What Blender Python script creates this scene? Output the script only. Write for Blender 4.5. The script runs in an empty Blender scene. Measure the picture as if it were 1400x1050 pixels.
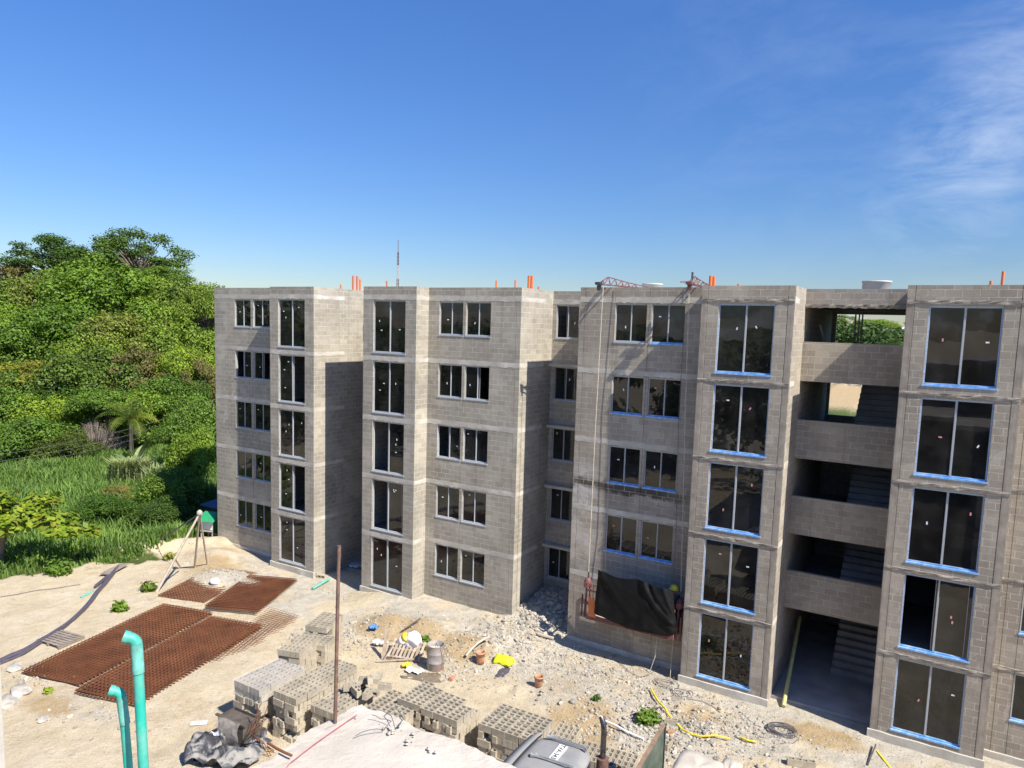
import bpy, bmesh, math, random
import numpy as np
from mathutils import Vector, Matrix
SC = bpy.context.scene; COL = SC.collection
RND = random.Random(7); PI = math.pi
# ------------------------------------------------------------------ camera (fitted to the place)
H = 11.7                                   # eye height above the yard
F_, YAW, PIT, ROL, CX, CY = 987.8, .5403, -.1085, .0298, 700., 552.1
def _cam():
    cy, sy, cp, sp = math.cos(YAW), math.sin(YAW), math.cos(PIT), math.sin(PIT)
    w = Vector((-sy*cp, cy*cp, sp)); r0 = Vector((cy, sy, 0)); u0 = r0.cross(w)
    cr, sr = math.cos(ROL), math.sin(ROL)
    return r0*cr + u0*sr, u0*cr - r0*sr, w
R_, U_, W_ = _cam(); EYE = Vector((0, 0, H))
def ray(x, y): return W_ + R_*((x-CX)/F_) + U_*((CY-y)/F_)
def atY(x, y, Y): d = ray(x, y); return EYE + d*(Y/d.y)
def atX(x, y, X): d = ray(x, y); return EYE + d*(X/d.x)
def atZ(x, y, z): d = ray(x, y); return EYE + d*((z-H)/d.z)
def atD(x, y, D): return EYE + ray(x, y)*D
SUN = Vector((1, -.238, 1.145)).normalized()
# ------------------------------------------------------------------ object helpers
def tag(o, label=None, cat=None, group=None, kind=None):
    if label: o['label'] = label
    if cat: o['category'] = cat
    if group: o['group'] = group
    if kind: o['kind'] = kind
    return o
def thing(name, loc, label, cat, group=None, rz=0):
    o = bpy.data.objects.new(name, None); COL.objects.link(o); o.empty_display_size = .2
    o.location = loc; o.rotation_euler = (0, 0, rz)
    return tag(o, label, cat, group)
def link(name, me, parent=None, loc=None, rot=None, label=None, cat=None, group=None, kind=None):
    o = bpy.data.objects.new(name, me); COL.objects.link(o)
    if parent: o.parent = parent
    if loc is not None: o.location = loc
    if rot is not None: o.rotation_euler = rot
    return tag(o, label, cat, group, kind)
class MB:
    """collects faces (with metre UVs and material slots) into one mesh"""
    def __init__(s): s.v = []; s.f = []; s.m = []; s.uv = []; s.sm = []
    def face(s, pts, m=0, uv=None, smooth=False):
        i = len(s.v); s.v += [tuple(p) for p in pts]; s.f.append(tuple(range(i, i+len(pts)))); s.m.append(m); s.sm.append(smooth)
        if uv is None:
            n = (Vector(pts[1])-Vector(pts[0])).cross(Vector(pts[2])-Vector(pts[0]))
            ax = max(range(3), key=lambda k: abs(n[k]))
            uv = [((p[1], p[2]) if ax == 0 else (p[0], p[2]) if ax == 1 else (p[0], p[1])) for p in pts]
        s.uv.append(uv)
    def poly(s, verts, faces, m=0, smooth=False):       # shared vertices
        i = len(s.v); s.v += [tuple(p) for p in verts]
        for f in faces:
            s.f.append(tuple(i+k for k in f)); s.m.append(m); s.sm.append(smooth); s.uv.append([(verts[k][0]+verts[k][1], verts[k][2]) for k in f])
    def box(s, x0, x1, y0, y1, z0, z1, m=0):
        a = [(x0,y0,z0),(x1,y0,z0),(x1,y1,z0),(x0,y1,z0),(x0,y0,z1),(x1,y0,z1),(x1,y1,z1),(x0,y1,z1)]
        for f in ((0,3,2,1),(4,5,6,7),(0,1,5,4),(1,2,6,5),(2,3,7,6),(3,0,4,7)): s.face([a[k] for k in f], m)
    def bar(s, p, q, w, h, m=0, up=(0,0,1), tw=0):       # oriented box from p to q
        p, q = Vector(p), Vector(q); d = (q-p).normalized(); up = Vector(up)
        if abs(d.dot(up)) > .98: up = Vector((1,0,0))
        a = d.cross(up).normalized(); b = a.cross(d).normalized()
        if tw: a, b = a*math.cos(tw)+b*math.sin(tw), b*math.cos(tw)-a*math.sin(tw)
        a *= w/2; b *= h/2
        c = [p-a-b, p+a-b, p+a+b, p-a+b, q-a-b, q+a-b, q+a+b, q-a+b]
        s.poly(c, ((3,2,1,0),(4,5,6,7),(0,1,5,4),(1,2,6,5),(2,3,7,6),(3,0,4,7)), m)
    def tube(s, pts, r, n=8, m=0, cap=True, hollow=False):
        pts = [Vector(p) for p in pts]; N = len(pts)
        rr = r if isinstance(r, (list, tuple)) else [r]*N
        rings = []; a = None
        for i, p in enumerate(pts):
            d = (pts[min(i+1, N-1)]-pts[max(i-1, 0)])
            d = d.normalized() if d.length > 1e-9 else Vector((0,0,1))
            if a is None:
                a = d.orthogonal().normalized()
            else:
                a = a - d*a.dot(d)
                a = a.normalized() if a.length > 1e-6 else d.orthogonal().normalized()
            b = d.cross(a)
            rings += [p + (a*math.cos(2*PI*k/n)+b*math.sin(2*PI*k/n))*rr[i] for k in range(n)]
        f = [(i*n+k, i*n+(k+1)%n, (i+1)*n+(k+1)%n, (i+1)*n+k) for i in range(N-1) for k in range(n)]
        s.poly(rings, f, m, True)
        if cap:
            s.poly(rings[:n], [tuple(reversed(range(n)))], m); s.poly(rings[-n:], [tuple(range(n))], m)
    def lathe(s, prof, c=(0,0,0), n=24, m=0, axis=None, closed=False):
        c = Vector(c); vs = []
        for r, z in prof: vs += [c+Vector((r*math.cos(2*PI*k/n), r*math.sin(2*PI*k/n), z)) for k in range(n)]
        P = len(prof); f = []
        for i in range(P-1 if not closed else P):
            j = (i+1) % P
            f += [(i*n+k, i*n+(k+1)%n, j*n+(k+1)%n, j*n+k) for k in range(n)]
        s.poly(vs, f, m, True)
    def blob(s, c, rx, ry, rz, m=0, seed=0, amp=.2, sub=2):
        bm = bmesh.new(); bmesh.ops.create_icosphere(bm, subdivisions=sub, radius=1); rn = random.Random(seed)
        ph = [rn.uniform(0, 6.3) for _ in range(9)]
        vs = []
        for v in bm.verts:
            p = v.co; k = 1+amp*(math.sin(p.x*3+ph[0])*math.sin(p.y*3+ph[1])+.7*math.sin(p.z*4+ph[2]+p.x*2)+.5*math.sin(p.y*7+ph[3]+p.z*5))*.6
            vs.append((c[0]+p.x*rx*k, c[1]+p.y*ry*k, c[2]+p.z*rz*k))
        s.poly(vs, [tuple(v.index for v in f.verts) for f in bm.faces], m, True); bm.free()
    def mesh(s, name, mats):
        me = bpy.data.meshes.new(name); me.from_pydata(s.v, [], s.f); me.validate(clean_customdata=False) if False else None
        for mt in (mats if isinstance(mats, (list, tuple)) else [mats]): me.materials.append(mt)
        me.polygons.foreach_set('material_index', s.m); me.polygons.foreach_set('use_smooth', s.sm)
        uv = me.uv_layers.new(name='UVMap'); fl = np.array([c for u in s.uv for p in u for c in p], dtype=np.float32)
        uv.data.foreach_set('uv', fl); me.update(); return me
    def add(s, name, mats, parent=None, **k): return link(name, s.mesh(name, mats), parent, **k)
def np_mesh(name, verts, quads, mats, smooth=False, tri=False):
    n = 3 if tri else 4
    me = bpy.data.meshes.new(name); verts = np.asarray(verts, np.float32); quads = np.asarray(quads, np.int32)
    me.vertices.add(len(verts)); me.vertices.foreach_set('co', verts.ravel())
    me.loops.add(quads.size); me.loops.foreach_set('vertex_index', quads.ravel())
    me.polygons.add(len(quads)); me.polygons.foreach_set('loop_start', np.arange(0, quads.size, n, dtype=np.int32))
    me.polygons.foreach_set('use_smooth', np.full(len(quads), smooth))
    for mt in (mats if isinstance(mats, (list, tuple)) else [mats]): me.materials.append(mt)
    me.update(calc_edges=True); return me
def copy_tree(o, parent=None):
    c = o.copy(); COL.objects.link(c)
    if parent: c.parent = parent
    for ch in o.children: copy_tree(ch, c)
    return c
# ------------------------------------------------------------------ noise and terrain
def _h(i, j, s): return np.modf(np.sin(i*127.1+j*311.7+s*74.7)*43758.5453)[0] % 1.0
def vn(x, y, s=0):
    x = np.asarray(x, float); y = np.asarray(y, float); i = np.floor(x); j = np.floor(y); u = x-i; v = y-j
    u = u*u*(3-2*u); v = v*v*(3-2*v)
    return (_h(i,j,s)*(1-u)+_h(i+1,j,s)*u)*(1-v)+(_h(i,j+1,s)*(1-u)+_h(i+1,j+1,s)*u)*v
def fbm(x, y, s=0, o=4):
    t = 0; a = .5
    for k in range(o): t = t + a*vn(x*2**k, y*2**k, s+k); a *= .5
    return t
def ss(a, b, x): t = np.clip((x-a)/(b-a), 0, 1); return t*t*(3-2*t)
def gau(x, y, cx, cy, r, ry=None): return np.exp(-((x-cx)/r)**2-((y-cy)/(ry or r))**2)
SECT = [(-31.7,-26.7,23.56),(-26.7,-23.9,22.76),(-23.9,-21.0,24.55),(-21.0,-18.2,22.76),(-18.2,-13.85,23.56),(-13.85,-11.42,26.1),(-11.42,-6.8,23.56),(-6.8,-4.0,22.76),(-4.0,-1.1,24.55),(-1.1,1.7,22.76),(1.7,6.4,23.56)]
def terrain(x, y):
    x = np.asarray(x, float); y = np.asarray(y, float)
    near = ss(-75,-40,x)*ss(12,4,x)*ss(45,32,y)
    z = (.20*(.5-np.abs(fbm(x/.75, y/.75, 21, 4)-.47)*3.2)*ss(.35,.6,fbm(x/2.1, y/2.1, 27, 2)) *ss(18.4,19.6,y)*ss(-20,-18.5,x)*ss(-1,-3,x) + .16*(fbm(x/2.2, y/2.2, 3)-.47) + .07*(fbm(x/.5, y/.5, 9, 3)-.45))*near
    z = z + .26*ss(20.2, 22.2, y+.5*(fbm(x/1.3, y/1.3, 5)-.5))*ss(-21.5,-19.5,x)*ss(-11,-13,x)     # earth bank below the facade
    z = z + .40*gau(x,y,-17.6,20.6,.9,.7)+.42*gau(x,y,-15.9,20.9,.95,.7)+.25*gau(x,y,-13.7,20.9,1.0,.8)
    z = z + .45*gau(x,y,-29.6,21.9,1.3,1.0)+.30*gau(x,y,-27.0,20.2,1.3,.9)+.2*gau(x,y,-25.2,20.4,.9,.8)+.15*gau(x,y,-8.6,19.8,1.5,.8)
    t = np.clip(((x+35.5)*4.2+(y-18.6)*4.8)/(4.2**2+4.8**2), 0, 1)
    d = np.hypot(x+35.5-4.2*t, y-18.6-4.8*t); z = z + .45*np.exp(-(d/.8)**2)                         # sandy ridge at the yard edge
    s1 = ss(-33.5,-37.0, x - .5*(y-20))*ss(14,19,y); z = z - .5*s1
    gap = ss(-14.6,-13.7,x)*ss(-10.6,-11.5,x)*ss(22.9,25.8,y)
    inside = ss(24.25,24.55,y)*ss(-31.9,-31.4,x)*ss(6.6,6.2,x)*ss(31.3,31,y)
    z = z*(1-inside)-.12*inside
    z = z + gap*(.95+.25*(fbm(x/.4, y/.4, 31)-.5))*ss(26.6,26.3,y)
    far = ss(60, 260, np.hypot(x, y)); z = z + far*(6*fbm(x/90, y/90, 40)-2)
    return z
def gz(x, y): return float(terrain(x, y))
def G(px, py):                                  # where a sight line of the photo meets the ground
    z = 0.
    for _ in range(6):
        p = atZ(px, py, z); z = gz(p.x, p.y)
    return Vector((p.x, p.y, z))
# ------------------------------------------------------------------ materials
def mat(name):
    m = bpy.data.materials.new(name); m.use_nodes = True; nt = m.node_tree; b = nt.nodes['Principled BSDF']
    return m, nt, b
def nd(nt, t, **k):
    n = nt.nodes.new(t)
    for a, v in k.items():
        if a.startswith('i_'):
            key = a[2:]; key = int(key) if key.isdigit() else key.replace('_', ' ')
            n.inputs[key].default_value = v
        else: setattr(n, a, v)
    return n
def c4(c): return (c[0], c[1], c[2], 1)
def ramp(nt, src, stops):
    r = nd(nt, 'ShaderNodeValToRGB'); e = r.color_ramp.elements
    while len(e) < len(stops): e.new(.5)
    for k, (p, c) in enumerate(stops): e[k].position = p; e[k].color = c4(c) if len(c) == 3 else c
    nt.links.new(src, r.inputs[0]); return r.outputs[0]
def noise(nt, vec, scale, detail=4, rough=.6, dist=0):
    n = nd(nt, 'ShaderNodeTexNoise', i_Scale=scale, i_Detail=detail, i_Roughness=rough, i_Distortion=dist)
    if vec: nt.links.new(vec, n.inputs['Vector'])
    return n.outputs[0]
def mix(nt, fac, a, b, mode='MIX'):
    n = nd(nt, 'ShaderNodeMix', data_type='RGBA', blend_type=mode)
    for k, v in ((0, fac), (6, a), (7, b)):
        if isinstance(v, (int, float)): n.inputs[k].default_value = v
        elif isinstance(v, (tuple, list)): n.inputs[k].default_value = c4(v)
        else: nt.links.new(v, n.inputs[k])
    return n.outputs[2]
def bump(nt, b, h, strength=.5, dist=.02):
    n = nd(nt, 'ShaderNodeBump', i_Strength=strength, i_Distance=dist); nt.links.new(h, n.inputs['Height']); nt.links.new(n.outputs[0], b.inputs['Normal'])
def geo(nt): return nd(nt, 'ShaderNodeNewGeometry').outputs['Position']
def objc(nt): return nd(nt, 'ShaderNodeTexCoord').outputs['Object']
def plain(name, col, rough=.7, metal=0, var=.25, scale=6, dirt=None, dirt_amt=.5, bmp=0, bscale=30, spec=None, perobj=0):
    m, nt, b = mat(name); v = objc(nt)
    a = tuple(c*(1-var) for c in col); d = tuple(min(1, c*(1+var)) for c in col)
    c = ramp(nt, noise(nt, v, scale), [(.3, a), (.7, d)])
    if dirt: c = mix(nt, ramp(nt, noise(nt, v, scale*.7, 6, .7), [(.5-.2*dirt_amt, (0,0,0)), (.75, (1,1,1))]), c, dirt)
    if perobj:
        oi = nd(nt, 'ShaderNodeObjectInfo'); mr = nd(nt, 'ShaderNodeMapRange', i_To_Min=1-perobj, i_To_Max=1+perobj); nt.links.new(oi.outputs['Random'], mr.inputs[0])
        c = mix(nt, 1., c, mr.outputs[0], 'MULTIPLY')
    nt.links.new(c, b.inputs['Base Color']); b.inputs['Roughness'].default_value = rough; b.inputs['Metallic'].default_value = metal
    if spec is not None: b.inputs['Specular IOR Level'].default_value = spec
    if bmp: bump(nt, b, noise(nt, v, bscale, 5), bmp, .01)
    return m
def blockwall(name, lo, hi, mortar, stain, pale, damp=False):
    m, nt, b = mat(name); L = nt.links
    uv = nd(nt, 'ShaderNodeTexCoord').outputs['UV']; p = geo(nt)
    wv = nd(nt, 'ShaderNodeVectorMath', operation='MULTIPLY_ADD'); nz = nd(nt, 'ShaderNodeTexNoise', i_Scale=5., i_Detail=2.); L.new(p, nz.inputs['Vector'])
    L.new(nz.outputs['Color'], wv.inputs[0]); wv.inputs[1].default_value = (.012, .012, 0); L.new(uv, wv.inputs[2])
    br = nd(nt, 'ShaderNodeTexBrick', offset=.5, i_Scale=1., i_Brick_Width=.4, i_Row_Height=.2, i_Mortar_Size=.009, i_Mortar_Smooth=.3, i_Bias=0.)
    br.inputs['Color1'].default_value = (0,0,0,1); br.inputs['Color2'].default_value = (1,1,1,1); br.inputs['Mortar'].default_value = (.5,.5,.5,1)
    L.new(wv.outputs[0], br.inputs['Vector'])
    base = mix(nt, br.outputs['Color'], lo, hi)
    big = noise(nt, p, .55, 5, .62, .4)
    pour = nd(nt, 'ShaderNodeTexBrick', offset=.37, i_Scale=1., i_Brick_Width=1.9, i_Row_Height=1.25, i_Mortar_Size=0., i_Bias=0.)
    pour.inputs['Color1'].default_value = (.84,.84,.85,1); pour.inputs['Color2'].default_value = (1.15,1.14,1.11,1)
    w2 = nd(nt, 'ShaderNodeVectorMath', operation='MULTIPLY_ADD'); n2 = nd(nt, 'ShaderNodeTexNoise', i_Scale=1.3, i_Detail=4.); L.new(p, n2.inputs['Vector'])
    L.new(n2.outputs['Color'], w2.inputs[0]); w2.inputs[1].default_value = (1.2, .9, 0); L.new(uv, w2.inputs[2]); L.new(w2.outputs[0], pour.inputs['Vector'])
    base = mix(nt, 1., base, pour.outputs['Color'], 'MULTIPLY')
    base = mix(nt, ramp(nt, big, [(.38, (0,0,0)), (.68, (.75,.75,.75))]), base, stain)
    base = mix(nt, ramp(nt, noise(nt, p, 1.7, 6, .65, .8), [(.58, (0,0,0)), (.74, (.8,.8,.8))]), base, pale)
    # rain streaks: noise stretched downwards
    mp = nd(nt, 'ShaderNodeMapping'); mp.inputs['Scale'].default_value = (3.2, 3.2, .18); L.new(p, mp.inputs[0])
    base = mix(nt, ramp(nt, noise(nt, mp.outputs[0], 1., 4), [(.56, (0,0,0)), (.75, (.45,.45,.45))]), base, tuple(c*.55 for c in lo))
    if damp:                                             # one old water stain and a splash of lime on the recessed wall
        xyz = nd(nt, 'ShaderNodeSeparateXYZ'); L.new(p, xyz.inputs[0])
        def bandm(src, c, r, wob=None):
            a = nd(nt, 'ShaderNodeMath', operation='SUBTRACT', i_1=c); L.new(src, a.inputs[0]); s_ = a.outputs[0]
            if wob: 
                q = nd(nt, 'ShaderNodeMath', operation='MULTIPLY_ADD', i_1=wob); L.new(noise(nt, p, 1.6, 5, .7), q.inputs[0]); L.new(s_, q.inputs[2]); s_ = q.outputs[0]
            b2 = nd(nt, 'ShaderNodeMath', operation='ABSOLUTE'); L.new(s_, b2.inputs[0])
            dv = nd(nt, 'ShaderNodeMath', operation='DIVIDE', i_1=r); L.new(b2.outputs[0], dv.inputs[0])
            return ramp(nt, dv.outputs[0], [(.5, (1,1,1)), (1., (0,0,0))])
        def mm(a, b_): n_ = nd(nt, 'ShaderNodeMath', operation='MULTIPLY'); L.new(a, n_.inputs[0]); L.new(b_, n_.inputs[1]); return n_.outputs[0]
        reg = mm(bandm(xyz.outputs[1], 23.55, .3), bandm(xyz.outputs[0], -9.1, 3.0, .8))
        base = mix(nt, mm(reg, bandm(xyz.outputs[2], 5.75, .22, -.6)), base, (.10,.085,.065))
        spl = mm(mm(bandm(xyz.outputs[0], -10.9, .9, .5), bandm(xyz.outputs[2], 5.2, 2.4, .6)), bandm(xyz.outputs[1], 23.55, .3))
        base = mix(nt, mm(spl, ramp(nt, noise(nt, p, 2.2, 6, .7), [(.45, (0,0,0)), (.62, (.9,.9,.9))])), base, (.56,.54,.49))
    mfac = nd(nt, 'ShaderNodeMath', operation='MULTIPLY'); L.new(br.outputs['Fac'], mfac.inputs[0])
    L.new(ramp(nt, noise(nt, p, 2.3, 3), [(.35, (.15,.15,.15)), (.6, (1,1,1))]), mfac.inputs[1])
    base = mix(nt, mfac.outputs[0], base, mortar)
    gr = noise(nt, p, 55, 3, .7)
    base = mix(nt, .55, base, ramp(nt, gr, [(.3, (.62,.62,.62)), (.7, (1.3,1.3,1.3))]), 'MULTIPLY')
    L.new(base, b.inputs['Base Color']); b.inputs['Roughness'].default_value = .95; b.inputs['Specular IOR Level'].default_value = .2
    hh = nd(nt, 'ShaderNodeMath', operation='MULTIPLY_ADD', i_1=-.6); L.new(br.outputs['Fac'], hh.inputs[0]); L.new(gr, hh.inputs[2])
    bump(nt, b, hh.outputs[0], .6, .012); return m
M = {}
M['cmuL'] = blockwall('grey_blockwork', (.36,.325,.26), (.465,.425,.35), (.62,.58,.495), (.30,.265,.205), (.53,.50,.43))
M['cmuR'] = blockwall('taupe_blockwork', (.35,.305,.245), (.445,.395,.32), (.575,.525,.44), (.285,.245,.195), (.50,.455,.38), True)
M['beam'] = plain('beam_concrete', (.56,.52,.44), .9, var=.22, scale=1.6, dirt=(.40,.365,.30), dirt_amt=.45, bmp=.5, bscale=14)
M['rough'] = plain('ragged_concrete', (.38,.335,.27), .95, var=.35, scale=5, dirt=(.17,.15,.13), dirt_amt=.7, bmp=.9, bscale=18)
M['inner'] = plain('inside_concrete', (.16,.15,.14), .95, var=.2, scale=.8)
M['hall'] = plain('hall_concrete', (.34,.33,.32), .95, var=.25, scale=.9, bmp=.3)
M['alu'] = plain('white_aluminium', (.42,.44,.45), .45, var=.05, scale=3)
M['film'] = plain('blue_protective_film', (.13,.36,.72), .45, var=.3, scale=9, dirt=(.55,.66,.78), dirt_amt=.3)
M['filmpale'] = plain('pale_printed_film', (.36,.47,.66), .45, var=.35, scale=24)
M['label'] = plain('white_label', (.8,.8,.78), .6, var=.03)
M['labelr'] = plain('red_white_label', (.66,.30,.28), .6, var=.3, scale=40)
M['roofing'] = plain('roof_screed', (.42,.40,.36), .95, scale=1)
M['orange'] = plain('orange_conduit_plastic', (.70,.19,.06), .5, var=.1)
M['rust'] = plain('rusty_steel', (.165,.058,.024), .9, var=.5, scale=1.2, dirt=(.26,.105,.042), dirt_amt=.5)
M['rustdk'] = plain('brown_pipe_steel', (.13,.075,.055), .7, var=.35, scale=12, dirt=(.26,.14,.09), dirt_amt=.4)
M['teal'] = plain('teal_pvc', (.018,.40,.30), .5, var=.12, scale=5, dirt=(.25,.45,.37), dirt_amt=.25)
M['tealpale'] = plain('cement_smeared_teal', (.14,.42,.335), .8, var=.3, scale=14)
M['tealin'] = plain('teal_pipe_mouth', (.10,.42,.36), .6)
M['slab'] = plain('chalky_slab', (.56,.50,.41), .95, var=.14, scale=1.3, dirt=(.41,.36,.285), dirt_amt=.6, bmp=.8, bscale=34)
M['blk'] = plain('hollow_block', (.385,.335,.25), .95, var=.2, scale=9, bmp=.4, bscale=60, perobj=.16)
M['film_wrap'] = None
M['black'] = plain('mouth_shade_black', (.022,.022,.026), .38, var=.4, scale=3, dirt=(.16,.15,.14), dirt_amt=.1)  # black of the discs that stand for shade inside open mouths
def dusty():
    m, nt, b = mat('dusty_black_plastic'); v = objc(nt); f = noise(nt, v, 2.4, 5, .6, .6)
    c = ramp(nt, f, [(.44, (.03,.03,.036)), (.50, (.10,.10,.105)), (.54, (.25,.235,.21)), (.75, (.36,.34,.30))]); nt.links.new(c, b.inputs['Base Color']); b.inputs['Roughness'].default_value = .75
    bump(nt, b, noise(nt, v, 9, 4), .5, .02); return m
M['blackdusty'] = dusty()
M['tarp'] = plain('black_tarpaulin', (.008,.008,.008), .6, var=.3, scale=2, bmp=.35, bscale=9, spec=.18)
M['redsteel'] = plain('red_painted_steel', (.15,.030,.032), .65, var=.4, scale=9, dirt=(.24,.15,.13), dirt_amt=.7)
M['wood'] = plain('weathered_wood', (.36,.27,.18), .9, var=.35, scale=7, dirt=(.42,.38,.32), dirt_amt=.6, perobj=.2)
M['wooddk'] = plain('dark_plywood', (.085,.07,.055), .85, var=.3, scale=4, dirt=(.16,.13,.10), dirt_amt=.3)
M['white'] = plain('white_woven_sack', (.78,.78,.80), .8, var=.06, scale=8, bmp=.4, bscale=14)
M['yellow'] = plain('yellow_plastic', (.78,.60,.03), .5, var=.1)
M['lime'] = plain('fluorescent_yellow_sack', (.68,.70,.02), .6, var=.08, bmp=.5, bscale=12)
M['paleyel'] = plain('pale_yellow_pvc', (.56,.53,.22), .45, var=.15, scale=3)
M['bucket'] = plain('orange_bucket', (.42,.14,.045), .6, var=.3, scale=9, dirt=(.48,.38,.28), dirt_amt=.8)
M['mortar'] = plain('mortar_crust', (.44,.40,.34), .95, var=.2)
M['drum'] = plain('grey_drum_steel', (.33,.31,.29), .65, .2, var=.25, scale=4, dirt=(.34,.13,.04), dirt_amt=.15)
M['blue'] = plain('blue_plastic', (.06,.22,.62), .5, var=.15)
M['greenroof'] = plain('green_sheet', (.03,.30,.12), .5, var=.15)
M['cab'] = plain('silver_grey_paint', (.25,.25,.248), .5, .0, var=.08, scale=2, dirt=(.34,.325,.295), dirt_amt=.35, spec=.3)
M['cabdk'] = plain('dark_window_seal', (.03,.033,.04), .35)
M['navy'] = plain('navy_visor', (.045,.06,.12), .4)
M['chrome'] = plain('dull_chrome', (.30,.30,.30), .45, .35, var=.2)
M['exh'] = plain('sooty_exhaust_steel', (.12,.11,.11), .35, .7, var=.5, scale=8)
M['greenbed'] = plain('green_truck_board', (.045,.085,.062), .55, var=.3, scale=4, dirt=(.14,.16,.13), dirt_amt=.5)
M['ply'] = plain('weathered_board_edge', (.26,.17,.11), .8, var=.3)
M['conduit'] = plain('dark_violet_conduit', (.085,.075,.10), .5, var=.2)
M['wire'] = plain('grey_cable', (.14,.13,.13), .6)
M['rope'] = plain('pale_rope', (.52,.46,.36), .9)
M['palewood'] = plain('pale_timber', (.50,.42,.32), .9, var=.2, scale=5)
M['stone'] = plain('rubble_stone', (.42,.385,.325), .95, var=.4, scale=2.2, bmp=.5, bscale=20)
M['ringc'] = plain('cistern_concrete', (.55,.53,.48), .9, var=.12, scale=3)
M['plate'] = plain('white_plate_paint', (.78,.78,.76), .5, var=.03)
M['ink'] = plain('black_lettering', (.02,.02,.02), .6)
M['mud'] = plain('wet_mud', (.20,.16,.11), .35, var=.2)
M['skin'] = plain('brown_skin', (.22,.11,.07), .6, var=.05)
M['cloth'] = plain('dark_navy_workwear', (.03,.035,.06), .85, var=.2)
M['bark'] = plain('tree_bark', (.17,.135,.10), .95, var=.35, scale=3)
M['deadwood'] = plain('dead_grey_twigs', (.26,.215,.17), .95, var=.3, scale=3)
M['corner'] = plain('corner_column_concrete', (.325,.28,.225), .95, var=.25, scale=2.5, bmp=.5, bscale=16)
M['shedroof'] = plain('blue_grey_sheet', (.05,.09,.16), .6, var=.2)
M['steelwhite'] = plain('mast_paint', (.55,.50,.50), .6)
def glass():
    m, nt, b = mat('dark_window_glass'); nt.nodes.remove(b); L = nt.links; out = nt.nodes['Material Output']
    tr = nd(nt, 'ShaderNodeBsdfTransparent'); tr.inputs[0].default_value = (.24,.25,.25,1)
    gl = nd(nt, 'ShaderNodeBsdfGlossy', i_Roughness=.015); gl.inputs[0].default_value = (.95,.97,1,1)
    fr = nd(nt, 'ShaderNodeFresnel', i_IOR=1.52); k = nd(nt, 'ShaderNodeMath', operation='MULTIPLY', use_clamp=True); L.new(fr.outputs[0], k.inputs[0]); k.inputs[1].default_value = 1.1
    bm_ = nd(nt, 'ShaderNodeBump', i_Strength=.05, i_Distance=.02); L.new(noise(nt, geo(nt), 1.4, 2), bm_.inputs['Height']); L.new(bm_.outputs[0], gl.inputs['Normal'])
    du = nd(nt, 'ShaderNodeBsdfDiffuse'); du.inputs[0].default_value = (.42,.40,.36,1); m0 = nd(nt, 'ShaderNodeMixShader')
    L.new(ramp(nt, noise(nt, geo(nt), 1.1, 6, .65), [(.35, (.012,)*3), (.75, (.085,)*3)]), m0.inputs[0]); L.new(tr.outputs[0], m0.inputs[1]); L.new(du.outputs[0], m0.inputs[2])
    mx = nd(nt, 'ShaderNodeMixShader'); L.new(k.outputs[0], mx.inputs[0]); L.new(m0.outputs[0], mx.inputs[1]); L.new(gl.outputs[0], mx.inputs[2]); L.new(mx.outputs[0], out.inputs[0]); return m
M['glass'] = glass()
def sheer(name, col, alpha):
    m, nt, b = mat(name); b.inputs['Base Color'].default_value = c4(col); b.inputs['Roughness'].default_value = .25
    f = ramp(nt, noise(nt, objc(nt), 7, 4), [(.3, (alpha*.6,)*3), (.7, (min(1, alpha*1.4),)*3)]); nt.links.new(f, b.inputs['Alpha']); return m
M['film_wrap'] = sheer('clear_shrink_film', (.80,.81,.82), .17)
M['tornfilm'] = sheer('torn_pale_film', (.55,.50,.44), .55)
def foliage(name, lo, hi, rough=.55, trans=.2, alt=None):
    m, nt, b = mat(name); L = nt.links; out = nt.nodes['Material Output']
    g = nd(nt, 'ShaderNodeNewGeometry'); oi = nd(nt, 'ShaderNodeObjectInfo')
    c = ramp(nt, g.outputs['Random Per Island'], [(.1, lo), (.9, hi)])
    c2 = ramp(nt, noise(nt, g.outputs['Position'], .55, 4), [(.35, (.7,.72,.7)), (.7, (1.4,1.38,1.2))])
    c = mix(nt, 1., c, c2, 'MULTIPLY')
    mr = ramp(nt, oi.outputs['Random'], [(0, (.55,.68,.6)), (.35, (.9,.95,.9)), (.7, (1.1,1.1,1)), (1, (1.50,1.28,1.1))]); c = mix(nt, 1., c, mr, 'MULTIPLY')
    if alt: c = mix(nt, ramp(nt, g.outputs['Random Per Island'], [(.93, (0,0,0)), (.96, (1,1,1))]), c, alt)
    L.new(c, b.inputs['Base Color']); b.inputs['Roughness'].default_value = rough; b.inputs['Specular IOR Level'].default_value = .25
    t = nd(nt, 'ShaderNodeBsdfTranslucent'); L.new(mix(nt, 1., c, (1.1,1.25,.5), 'MULTIPLY'), t.inputs[0])
    mx = nd(nt, 'ShaderNodeMixShader'); mx.inputs[0].default_value = trans; L.new(b.outputs[0], mx.inputs[1]); L.new(t.outputs[0], mx.inputs[2]); L.new(mx.outputs[0], out.inputs[0]); return m
M['f_mid'] = foliage('mid_green_leaves', (.09,.16,.02), (.17,.255,.04))
M['f_lime'] = foliage('lime_green_leaves', (.125,.21,.02), (.23,.32,.04))
M['f_dark'] = foliage('dark_green_leaves', (.075,.125,.02), (.14,.20,.036))
M['f_olive'] = foliage('olive_leaves', (.11,.14,.025), (.20,.22,.045))
M['f_brown'] = foliage('browning_leaves', (.13,.125,.04), (.22,.19,.07), alt=(.25,.14,.07))
M['f_almond'] = foliage('broad_yellow_green_leaves', (.12,.19,.014), (.24,.28,.03), alt=(.28,.20,.03))
M['f_palm'] = foliage('palm_frond_green', (.09,.15,.02), (.20,.22,.04))
M['f_grass'] = foliage('tall_grass_blades', (.105,.19,.04), (.20,.295,.085), trans=.35)
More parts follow.
